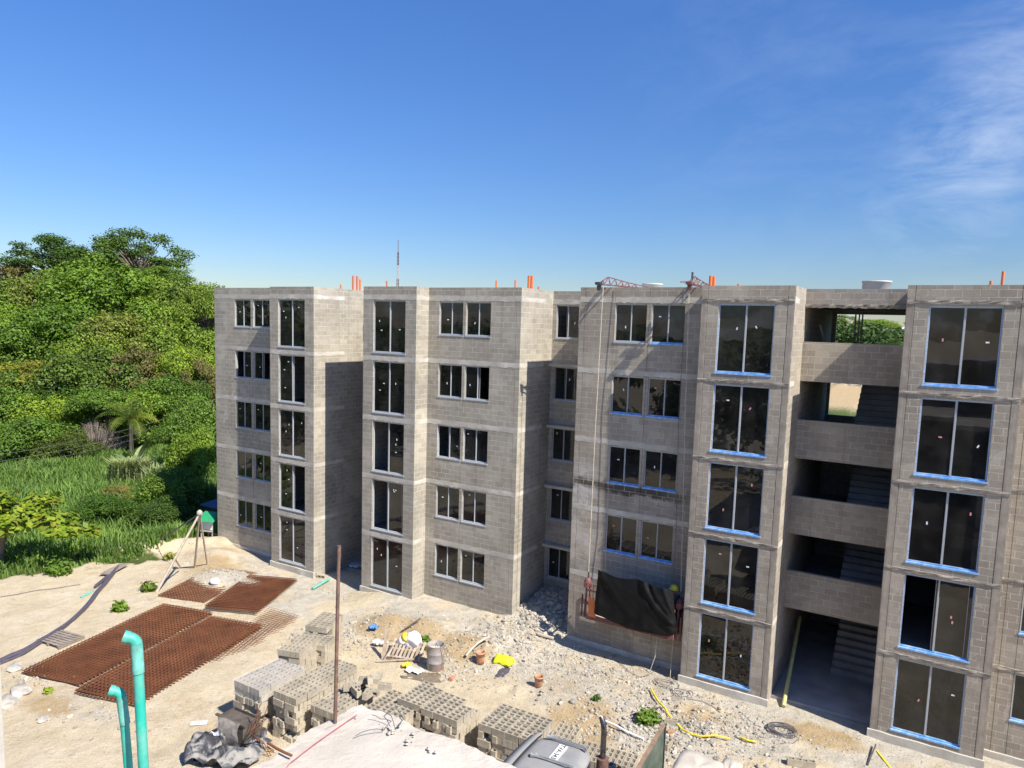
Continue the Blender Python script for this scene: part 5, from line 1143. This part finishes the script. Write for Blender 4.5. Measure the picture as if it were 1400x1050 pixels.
proto('bushy', 1, 34, 1.35, 20000, .29, .17, .6, .8, .8, .68); proto('bushy2', 2, 40, 1.12, 18000, .27, .16, .6, .8, .8, .68); proto('layer', 3, 44, 1.45, 17000, .27, .14, 1.1, .42, .7, .3)
proto('airy', 4, 46, .95, 11000, .28, .14, .7, .6, .85, .3); proto('dense', 5, 26, 1.6, 19000, .31, .19, .5, .85, .8, .7)
CR = {}; BR_ = {}
def crown_mesh(key, mt):
    if (key, mt) not in CR: CR[key, mt] = leaf_mesh('crown', PROTO[key][0], M[mt])
    return CR[key, mt]
def limbs_mesh(key):
    if key not in BR_:
        m = MB(); rn = random.Random(9)
        for c in PROTO[key][1]:
            p = Vector(c[:3]); s = Vector((0,0,-3.2)); mid = s.lerp(p,.55)+Vector((rn.uniform(-.4,.4), rn.uniform(-.4,.4), .5)); m.tube([s, s.lerp(mid,.5)+Vector((0,0,.2)), mid, p], [.17,.12,.08,.03], 5, cap=False)
        BR_[key] = m.mesh('limbs', M['bark'])
    return BR_[key]
tm = MB(); tm.tube([(0,0,-.04),(.02,.01,.3),(-.01,.02,.7),(0,0,1)], [.34,.25,.2,.17], 10); TRUNK = tm.mesh('trunk', M['bark'])
def tree(px, py, D, rx, ry, key, mt, lab, name='tree', group='trees of the wood beyond the field', world=None):
    rx, ry = (rx*1.14, ry*1.18) if name == 'tree' and D < 100 else (rx, ry)
    c = atD(px, py, D) if world is None else Vector(world[:3]); s = rx/F_*D/5 if world is None else world[3]; q = ry/rx if world is None else 1
    zb = gz(c.x, c.y); t = thing(name, (c.x, c.y, zb), lab, 'tree', group, rz=RND.uniform(0, 6.28)); zc = max(c.z-zb, s*2.4)
    hT = max(.4, zc-2.6*s*q); o = link('trunk', TRUNK, t); o.scale = (s*1.1, s*1.1, hT)
    o = link('limbs', limbs_mesh(key), t, (0,0,zc)); o.scale = (s, s, s*q); o = link('crown', crown_mesh(key, mt), t, (0,0,zc)); o.scale = (s*1.06, s*1.06, s*q*1.3)
    return t
T = [ # back row, on the skyline
 (20,385,92,48,26,'airy','f_brown','browning open-crowned tree on the skyline'),
 (78,357,90,58,34,'airy','f_dark','dark spreading tree on the skyline with thin outreaching branches'),
 (130,368,92,50,26,'layer','f_dark','dark flat-topped tree on the skyline between the two highest crowns'),
 (188,353,90,56,37,'airy','f_dark','highest dark tree on the skyline'),
 (222,382,88,34,22,'layer','f_mid','mid-green flat tree under the flank of the highest crown'),
 (148,408,80,66,46,'bushy','f_lime','bright lime-green domed tree in the middle of the wood'),
 (216,418,84,56,44,'bushy2','f_mid','mid-green rounded tree between lime-green dome and glossy dark tree'),
 (262,432,82,40,44,'bushy','f_dark','dark glossy tree at the end of the wood beside the building roof'),
 (48,420,80,52,44,'bushy2','f_olive','olive-green tree beside the lime-green dome, under the skyline trees'),
 (5,430,78,40,44,'airy','f_lime','pale feathery tree high at the outer edge of the wood'),
 (105,455,74,56,46,'bushy2','f_lime','yellowish green tree directly below the lime-green dome'),
 (172,470,74,56,46,'bushy2','f_olive','olive tree below the lime-green dome, towards the building'),
 (240,482,76,52,46,'bushy','f_mid','mid-green tree in the wood close to the building corner'),
 (288,470,80,30,40,'dense','f_lime','fresh green tree half hidden by the building corner'),
 (30,482,72,54,40,'bushy','f_mid','mid-green bushy tree with a dark hollow in the wood'),
 (60,522,68,62,34,'layer','f_olive','flat layered olive tree in the front row of the wood'),
 (128,522,67,50,42,'dense','f_dark','dark dense tree with large leaves in the front of the wood'),
 (188,522,69,46,42,'airy','f_brown','dull brownish tree in the front of the wood above the palm'),
 (240,545,66,42,34,'bushy2','f_mid','leafy tree in the wood beside the sparse brown thicket tree'),
 (278,530,68,32,36,'airy','f_brown','sparse brown thicket tree beside the building wall'),
 (10,565,64,50,46,'bushy','f_mid','mid-green tree at the photo edge above the field'),
 (70,572,64,46,36,'bushy2','f_lime','light green low tree above the overhead wires'),
 (150,553,63,38,24,'bushy2','f_mid','low bushy tree just above the dead grey thicket'),
 (36,618,58,50,34,'dense','f_mid','dense green tree at the field edge under the overhead wires'),
 (92,622,59,36,26,'bushy2','f_olive','low olive tree at the field edge beside the bare ground'),
 (243,598,56,30,24,'bushy2','f_mid','mid-green tree beside the palm, towards the building'),
 (282,425,78,34,40,'bushy2','f_mid','mid-green tree behind the building edge at roof height'),
 (95,400,84,46,36,'bushy2','f_mid','mid-green tree between the spreading skyline tree and the lime-green dome'),
 (30,455,76,44,36,'dense','f_lime','light green tree above the bushy one with the dark hollow'),
 (205,450,79,44,36,'dense','f_lime','yellow-green tree in the middle of the wood, under the rounded one'),
 (140,490,71,44,34,'bushy','f_mid','mid-green tree behind the dark dense front tree'),
 (262,505,70,36,34,'bushy2','f_lime','light tree behind the sparse brown thicket tree'),
 (100,548,66,40,30,'bushy','f_mid','mid-green tree under the flat layered olive tree'),
 (215,560,65,40,30,'dense','f_lime','light green bush tree above the palm top'),
 (15,525,70,44,34,'bushy2','f_lime','light green tree beside the flat layered olive tree at the photo edge'),
 (275,585,52,36,40,'dense','f_mid','leafy tree against the building wall below the brown thicket'),
]
for a in T: tree(*a)
for a in [(272,625,47,34,44,'dense','f_lime','bright yellow-green shrub tree beside the building corner'), (240,668,44,40,30,'dense','f_mid','rounded green shrub below the bright shrub tree'),
          (268,690,44.5,32,36,'bushy','f_dark','dark shrub standing in the shade of the building'), (222,708,42,36,24,'bushy','f_dark','low shaded shrub at the end of the field'),
          (133,700,41,38,24,'dense','f_mid','glossy round bush in the middle of the field'), (192,690,45,26,18,'bushy2','f_olive','low dull bush beside the glossy round one'), (160,672,47,20,10,'airy','f_brown','small dry bush in the upper middle of the field')]:
    tree(*a, name='shrub', group='shrubs in and beside the field')
# broad-leaved tree at the left edge, near
cl = [(0,0,0,1.4,1.4,.5),(1.6,.2,-.25,1.0,1.0,.35),(2.7,-.3,-.55,.8,.9,.3),(.6,1.1,.35,1.0,1.0,.4),(.4,-1.2,-.2,1.1,1.0,.4),(-1.5,0,.3,1.4,1.4,.5),(3.4,.3,-.75,.5,.5,.25),(-.5,-.6,.8,1.0,1.0,.4)]
c = atD(18, 702, 33); zb = gz(c.x, c.y); t = thing('broadleaf_tree', (c.x, c.y, zb), 'broad-leaved yellow-green tree reaching in over the grass', 'tree', rz=.5)
link('crown', leaf_mesh('crown', leaves(77, cl, 2300, .34, .20, 1.4, .25), M['f_almond']), t, (0,0,c.z-zb))
m = MB(); zc = c.z-zb; m.tube([(-.6,-.2,-.1),(-.5,-.1,zc*.5),(0,0,zc)], [.16,.13,.08], 8)
for q in cl: m.tube([(-.2,0,zc*.8), (q[0]*.5,q[1]*.5,zc-.1+q[2]*.5), (q[0],q[1],zc+q[2])], [.06,.04,.015], 5)
m.add('trunk', M['bark'], t)
# coconut palm, banana plant, dead thicket
c = atD(178, 570, 60); zb = gz(c.x, c.y); t = thing('coconut_palm', (c.x, c.y, zb), 'young coconut palm with yellowing lower fronds, in front of the wood', 'palm')
m = MB(); zc = max(c.z-zb-.2, 1.5); m.tube([(0,0,-.1),(.05,0,zc*.5),(0,0,zc)], [.22,.16,.12], 8); m.add('trunk', M['bark'], t)
for k in range(15):
    a = k*2.4; el = 1.5-.095*k; Lf = 2.9; V = []; ca, sa = math.cos(a), math.sin(a); prev = Vector((0,0,zc)); e = el
    for i in range(20):
        d = Vector((ca*math.cos(e), sa*math.cos(e), math.sin(e))); nx = prev+d*(Lf/20); s_ = Vector((-sa, ca, 0)); ln = .62*math.sin(PI*min(1,(i+2)/22))**.6
        for sg in (-1, 1):
            tip = prev+s_*sg*ln+d*.25-Vector((0,0,ln*.45)); V += [prev, prev+d*.075, tip+d*.02, tip]
        up_ = Vector((0,0,.02)); V += [prev-s_*.025, prev+s_*.025, nx+s_*.02, nx-s_*.02]; prev = nx; e -= .055+.004*i
    link('frond', leaf_mesh('frond', np.array([tuple(v) for v in V]), M['f_palm']), t)
c = atD(184, 620, 53); c.z = gz(c.x, c.y); t = thing('banana_plant', c, 'banana plant with one tall split pale leaf, below the palm', 'plant')
for k, (a, h, sp) in enumerate(((.4,3.4,.5),(2.2,2.8,.9),(3.8,2.4,1.0),(5.2,2.6,.8),(1.2,1.9,1.1))):
    V = []; prev = Vector((0,0,.3)); e = 1.45
    for i in range(12):
        d = Vector((math.cos(a)*math.cos(e), math.sin(a)*math.cos(e), math.sin(e))); nx = prev+d*h/12; s_ = Vector((-math.sin(a), math.cos(a), 0)); w0 = .30*math.sin(PI*max(0,(i-3))/9.2)**.7 if i > 3 else .04; w1 = .30*math.sin(PI*max(0,(i-2))/9.2)**.7 if i > 2 else .04
        for sg in (-1,1): V += [prev, prev+s_*sg*w0+Vector((0,0,.05)), nx+s_*sg*w1+Vector((0,0,.05)), nx]
        prev = nx; e -= .11*sp
    link('leaf', leaf_mesh('leaf', np.array([tuple(v) for v in V]), M['f_reed']), t)
c = atD(130, 585, 61.5); zb = gz(c.x,c.y); m = MB(); rn = random.Random(3)
for k in range(420):
    a = rn.uniform(0,6.28); r = rn.uniform(0,2.6); x, y = r*math.cos(a), r*math.sin(a); h = 3.0*(1-(r/2.9)**2)*rn.uniform(.6,1)+.2
    q = Vector((x*.6,y*.6,h*.4)); p2 = Vector((x,y,h)); p3 = p2+Vector((rn.uniform(-.6,.6),rn.uniform(-.6,.6),rn.uniform(-.5,.3))); m.tube([q,p2,p3], [.02,.014,.008], 3, cap=False)
m.add('dead_thicket', M['deadwood'], None, loc=(c.x,c.y,zb), label='tangled grey dead thicket beside the palm', cat='dead bush')
# small green plants in the yard
def tuft(px, py, r, n, lab, mt='f_mid', L=.16):
    g = G(px, py); cl = [(0,0,r*.6,r,r,r*.7),(r*.35,r*.15,r*.4,r*.7,r*.7,r*.5),(-r*.3,-r*.2,r*.4,r*.7,r*.7,r*.5)][:1 if n < 155 else 3]
    link('weed_plant', leaf_mesh('weed_plant', leaves(int(px), cl, n, L, L*.45, .6, .12), M[mt]), None, g, label=lab, cat='plant', group='weeds growing in the yard')
tuft(886, 988, .36, 420, 'bushy green weed on the rubble beside the yellow hose'); tuft(581, 864, .2, 160, 'small green plant on the ochre bank, upper of two'); tuft(587, 878, .16, 110, 'small green plant just above the drum')
tuft(164, 835, .32, 260, 'grassy weed tuft beside the long mesh pile', 'f_lime', .22); tuft(203, 808, .35, 220, 'low leafy weed at the tripod foot', 'f_mid', .2); tuft(66, 947, .12, 150, 'tiny green weed at the mesh corner', 'f_lime'); tuft(815, 957, .12, 40, 'tiny weed on the open rubble')
tuft(80, 785, .6, 560, 'leafy weed at the lower edge of the tall grass', 'f_mid', .22); tuft(232, 765, .3, 90, 'thin weed on the sand below the tripod', 'f_olive', .2)
# tall grass field
def grass():
    rn = np.random.RandomState(5); n = 150000; x = -66+40*rn.rand(n); y = 12+32*rn.rand(n)
    n1 = fbm(x/2.5, y/2.5, 61)-.47; n2 = fbm(x/.7, y/.7, 62)-.47; edge = (x+32.5)*.62-(y-18)*.45+2.2*n1+1.2*n2
    far = np.hypot(x+45, y-23); keep = (edge < -.35)&(y > 12.4+.8*n1)&(x < -32.6)&~((y > 23)&(x > -33.5))
    keep &= (rn.rand(n) < np.clip(.25+1.6*(fbm(x/1.8, y/1.8, 90)-.3), .12, 1))&(gau(x,y,-61,36,3.6,2.2) < .5)
    x, y = x[keep], y[keep]; n = len(x); z = terrain(x, y); h = (.55+.7*fbm(x/3, y/3, 91))*(.6+.6*rn.rand(n)); h *= np.clip((-edge[keep]-.2)/1.6, .35, 1)
    a = rn.rand(n)*6.28; ln = .55*h*(.5+rn.rand(n)); dx, dy = np.cos(a)*ln, np.sin(a)*ln; w = (.018+.022*rn.rand(n)); px, py = -np.sin(a)*w, np.cos(a)*w
    B = np.stack([x, y, z], -1); S = np.stack([px, py, 0*px], -1); Mid = B+np.stack([dx*.35, dy*.35, h*.65], -1); Tp = B+np.stack([dx, dy, h*.95], -1)
    V = np.stack([B-S, B+S, Mid+S*.9, Mid-S*.9, Tp+S*.15, Tp-S*.15], 1).reshape(-1, 3); i = np.arange(n)[:,None]*6
    Q = np.concatenate([i+np.array([[0,1,2,3]]), i+np.array([[3,2,4,5]])]); link('tall_grass', np_mesh('tall_grass', V, Q, M['f_grass']), label='tall pale green grass filling the field beside the yard', cat='grass', kind='stuff')
grass()
def reeds(px0, px1, py, D, lab, seed):
    rn = np.random.RandomState(seed); a, b = atD(px0, py, D), atD(px1, py, D); n = 900; u = rn.rand(n); x = a.x+(b.x-a.x)*u+rn.randn(n)*.35; y = a.y+(b.y-a.y)*u+rn.randn(n)*.35; z = terrain(x, y); h = 1.5+.9*rn.rand(n)
    t = rn.rand(n)*6.28; ln = .5+.7*rn.rand(n); w = .035; B = np.stack([x-a.x, y-a.y, z], -1); S = np.stack([-np.sin(t)*w, np.cos(t)*w, 0*t], -1); Md = B+np.stack([np.cos(t)*ln*.3, np.sin(t)*ln*.3, h*.75], -1); Tp = B+np.stack([np.cos(t)*ln, np.sin(t)*ln, h*.9], -1)
    V = np.stack([B-S, B+S, Md+S, Md-S, Tp+S*.2, Tp-S*.2], 1).reshape(-1, 3); i = np.arange(n)[:,None]*6
    link('reed_clump', np_mesh('reed_clump', V, np.concatenate([i+np.array([[0,1,2,3]]), i+np.array([[3,2,4,5]])]), M['f_reed']), None, (a.x, a.y, 0), label=lab, cat='reeds', group='reed clumps at the field edge')
reeds(163, 195, 642, 51, 'blue-green reed clump below the banana plant', 1); reeds(215, 252, 640, 49, 'blue-green reed clump beside the banana plant', 2)
# garden wall, overhead wires on poles, far buildings, mast
a, b = atZ(110, 622, 0), atZ(150, 610, 0); m = MB(); m.bar((a.x,a.y,.45),(b.x,b.y,.45),.18,1.1); m.add('garden_wall', M['cmuL'], None, label='low pale block wall at the far side of the field', cat='wall')
A, B = atD(-60, 640, 46), atD(283, 562, 60)
for i, (q, lab) in enumerate(((A,'grey power pole at the near end of the overhead wires'), (B,'grey power pole among the trees at the far end of the wires'))):
    zb = gz(q.x,q.y); m = MB(); m.tube([(0,0,0),(0,0,q.z-zb+.6)], [.12,.09], 10); m.bar((-.5,0,q.z-zb+.3),(.5,0,q.z-zb+.3),.08,.08); m.add('power_pole', M['mortar'], None, loc=(q.x,q.y,zb), label=lab, cat='pole', group='power poles')
for k in range(3):
    o = Vector((0,0,.45*k-.4)); P = [A+o]
    for i in range(1, 16): u = i/15; P.append(A.lerp(B,u)+o-Vector((0,0,1.1*4*u*(1-u)*.5)))
    m = MB(); m.tube(P, .011, 4); m.add('overhead_wire', M['wire'], None, label='dark overhead wire sagging in front of the wood', cat='wire', group='overhead wires')
for i, (px, py, D, w, h, lab) in enumerate(((272,408,330,6,7,'tiny distant pale building between the wood and the grey building'), (284,405,360,8,9,'tiny distant white building touching the grey building corner'), (1222,452,300,16,9,'distant white roofs seen through the top stair opening'))):
    p = atD(px, py, D); zb = gz(p.x,p.y)-1; t = thing('distant_building', (p.x,p.y,zb), lab, 'building', 'distant buildings'); hh = p.z-zb
    m = MB(); m.box(-w/2,w/2,-4,4,0,hh); m.add('wall', M['plate'], t); m = MB(); m.poly([(-w/2-.4,-4.4,hh+.01),(w/2+.4,-4.4,hh+.01),(w/2+.4,4.4,hh+.01),(-w/2-.4,4.4,hh+.01),(-w/2,0,hh+1.8),(w/2,0,hh+1.8)], [(0,1,5,4),(2,3,4,5),(1,2,5),(3,0,4),(3,2,1,0)]); m.add('roof', M['ringc'], t)
    for q in (-.3, .1): m = MB(); m.box(w*q, w*q+.9, -4.03, -4.0, hh*.45, hh*.75); m.add('window', M['cabdk'], t)
p = atD(544.5, 332, 240); zb = gz(p.x,p.y); t = thing('radio_mast', (p.x,p.y,zb), 'slender red and white lattice radio mast rising behind the roofs', 'mast'); h = p.z-zb
for band in range(8):
    m = MB(); z0, z1 = (h-3)*band/8, (h-3)*(band+1)/8; r0, r1 = .75-.5*band/8, .75-.5*(band+1)/8
    for k in range(3):
        a, b = 2*PI*k/3, 2*PI*(k+1)/3; m.bar((r0*math.cos(a),r0*math.sin(a),z0),(r1*math.cos(a),r1*math.sin(a),z1),.1,.1)
        for s in range(4): u, v = s/4, (s+1)/4; ra, rb = r0+(r1-r0)*u, r0+(r1-r0)*v; m.bar((ra*math.cos(a),ra*math.sin(a),z0+(z1-z0)*u),(rb*math.cos(b),rb*math.sin(b),z0+(z1-z0)*v),.06,.06)
    m.add('lattice_section', M['redsteel'] if band % 2 else M['steelwhite'], t)
m = MB(); m.tube([(0,0,h-3),(0,0,h+1)], .09, 6); m.add('antenna', M['redsteel'], t)
# trees behind the buildings, seen through the stair openings, and behind us (mirrored in the glass)
for i, (px, py, D, rx, ry, k, mt, lab) in enumerate(((1152,443,205,24,14,'airy','f_dark','open-branched dark tree seen through the top stair opening'), (1200,446,215,30,12,'bushy2','f_lime','light green tree seen through the top stair opening'))):
    tree(px, py, D, rx, ry, k, mt, lab, group='trees behind the stair hall')
def far_wood():
    rn = np.random.RandomState(8); V = []
    def clump(x, y, z, r, k, n=90, L=1.5): V.append(leaves(k, [(x, y, z, r*1.3, r*1.3, r*.9)], n, L, L*.6, .7, .55))
    for k in range(1300):
        a = rn.uniform(-1.9, 1.5); d = rn.uniform(75, 420); x, y = d*math.sin(a), d*math.cos(a)
        if y < 45 and a > -1.0: continue
        if (-.17 < a < -.06 and d < 195): continue
        r = rn.uniform(2.5, 5.5); clump(x, y, gz(x,y)+r*.8+rn.rand()*5*(d > 150), r, k)
    for k in range(260):
        a = rn.uniform(-.17, .0); d = rn.uniform(192, 250); x, y = d*math.sin(a), d*math.cos(a); r = rn.uniform(2., 4.); clump(x, y, gz(x,y)+rn.uniform(1, 11.5), r, 5000+k, 110, 1.1)
    for k in range(150): clump(rn.uniform(-62, -9), -13+4*rn.randn(), rn.uniform(.5, 10.5), rn.uniform(1.2, 2.4), 9000+k, 160, .7)
    for k in range(40): clump(rn.uniform(-66, -50), rn.uniform(-8, 6), rn.uniform(1, 13), rn.uniform(1.8, 3), 9500+k, 160, .7)
    link('far_wood', leaf_mesh('far_wood', np.concatenate(V), M['f_far']), label='low green wood spreading to the horizon behind the buildings', cat='wood', kind='stuff')
far_wood()
# ------------------------------------------------------------------ sky, sun, camera
wd = bpy.data.worlds.new('World'); SC.world = wd; wd.use_nodes = True; nt = wd.node_tree; L = nt.links; bg = nt.nodes['Background']
sky = nd(nt, 'ShaderNodeTexSky', sky_type='NISHITA', sun_disc=False); sky.sun_elevation = math.asin(SUN.z); sky.sun_rotation = math.atan2(SUN.x, SUN.y)
sky.altitude = 0; sky.air_density = SKY_AIR; sky.dust_density = SKY_DUST; sky.ozone_density = SKY_OZ
tc = nd(nt, 'ShaderNodeTexCoord').outputs['Generated']
def spot(px, py, a, b):
    d = ray(px, py).normalized(); dp = nd(nt, 'ShaderNodeVectorMath', operation='DOT_PRODUCT'); dp.inputs[1].default_value = d; L.new(tc, dp.inputs[0])
    return ramp(nt, dp.outputs['Value'], [(math.cos(a), (0,0,0)), (math.cos(b), (1,1,1))])
def mul(a, b):
    n = nd(nt, 'ShaderNodeMath', operation='MULTIPLY'); L.new(a, n.inputs[0])
    if isinstance(b, (int, float)): n.inputs[1].default_value = b
    else: L.new(b, n.inputs[1])
    return n.outputs[0]
def add(a, b): n = nd(nt, 'ShaderNodeMath', operation='ADD', use_clamp=True); L.new(a, n.inputs[0]); L.new(b, n.inputs[1]); return n.outputs[0]
mp = nd(nt, 'ShaderNodeMapping'); e1 = (R_*.80-U_*.60).normalized()
mp.inputs['Location'].default_value = (.3, 1.35, .9); mp.inputs['Rotation'].default_value = (.35, .5, .2); mp.inputs['Scale'].default_value = (2.2, 9.5, 6.5); L.new(tc, mp.inputs[0])
ci = noise(nt, mp.outputs[0], 2.6, 9, .64, .35); ci = ramp(nt, ci, [(.40, (0,0,0)), (.78, (1,1,1))])
c1 = mul(mul(ci, spot(1400, 150, .11, .02)), .38); c2 = mul(mul(ci, spot(1288, 264, .055, .01)), .26); c3 = mul(mul(ci, spot(1330, 60, .42, .05)), .10)
sp = nd(nt, 'ShaderNodeSeparateXYZ'); L.new(tc, sp.inputs[0])
band = ramp(nt, sp.outputs['Z'], [(.0, (1,1,1)), (.030, (.8,.8,.8)), (.052, (0,0,0))])
cu = ramp(nt, noise(nt, tc, 17, 6, .6, .3), [(.53, (0,0,0)), (.64, (1,1,1))]); c4_ = mul(mul(cu, band), .75)
cl = add(add(c1, c2), add(c3, c4_))
sk = nd(nt, 'ShaderNodeVectorMath', operation='SCALE'); L.new(sky.outputs[0], sk.inputs[0]); sk.inputs['Scale'].default_value = SKY_K
gm = nd(nt, 'ShaderNodeGamma', i_Gamma=1.45); L.new(sk.outputs[0], gm.inputs[0])
lift = ramp(nt, sp.outputs['Z'], [(.0, (1.42,1.46,1.50)), (.15, (1.6,1.66,1.68)), (.45, (2.0,2.15,2.25)), (1., (2.2,2.4,2.5))]) if False else None
zr = nd(nt, 'ShaderNodeMapRange', i_From_Min=0., i_From_Max=.5, i_To_Min=1.2/SKY_K, i_To_Max=3.2/SKY_K); L.new(sp.outputs['Z'], zr.inputs[0])
s2 = nd(nt, 'ShaderNodeVectorMath', operation='SCALE'); L.new(gm.outputs[0], s2.inputs[0]); L.new(zr.outputs[0], s2.inputs['Scale'])
tint = ramp(nt, sp.outputs['Z'], [(.0, (.92,.885,1.02)), (.16, (.80,.885,1.03)), (.4, (.72,.91,1.08))])
skyc = mix(nt, 1., s2.outputs[0], tint, 'MULTIPLY')
L.new(mix(nt, cl, skyc, CLOUD), bg.inputs[0]); bg.inputs[1].default_value = SKY_STR
su = bpy.data.lights.new('sun', 'SUN'); su.energy = SUN_E; su.angle = math.radians(.5); su.color = (1, .945, .86)
so = bpy.data.objects.new('sun', su); COL.objects.link(so); so.location = (20, 0, 40); so.rotation_euler = SUN.to_track_quat('Z', 'Y').to_euler()
cam = bpy.data.cameras.new('camera'); co = bpy.data.objects.new('camera', cam); COL.objects.link(co); SC.camera = co
cam.sensor_fit = 'HORIZONTAL'; cam.sensor_width = 36; cam.lens = 36*F_/1400; cam.shift_y = (CY-525)/1400; cam.clip_start = .05; cam.clip_end = 8000
mw = Matrix((R_, U_, -W_)).transposed().to_4x4(); mw.translation = EYE; co.matrix_world = mw
SC.view_settings.view_transform = 'Standard'; SC.view_settings.look = 'None'; SC.view_settings.exposure = EXPO; SC.view_settings.gamma = 1
SC.cycles.max_bounces = 7; SC.cycles.transparent_max_bounces = 12; SC.cycles.use_denoising = True; SC.cycles.sample_clamp_indirect = 6
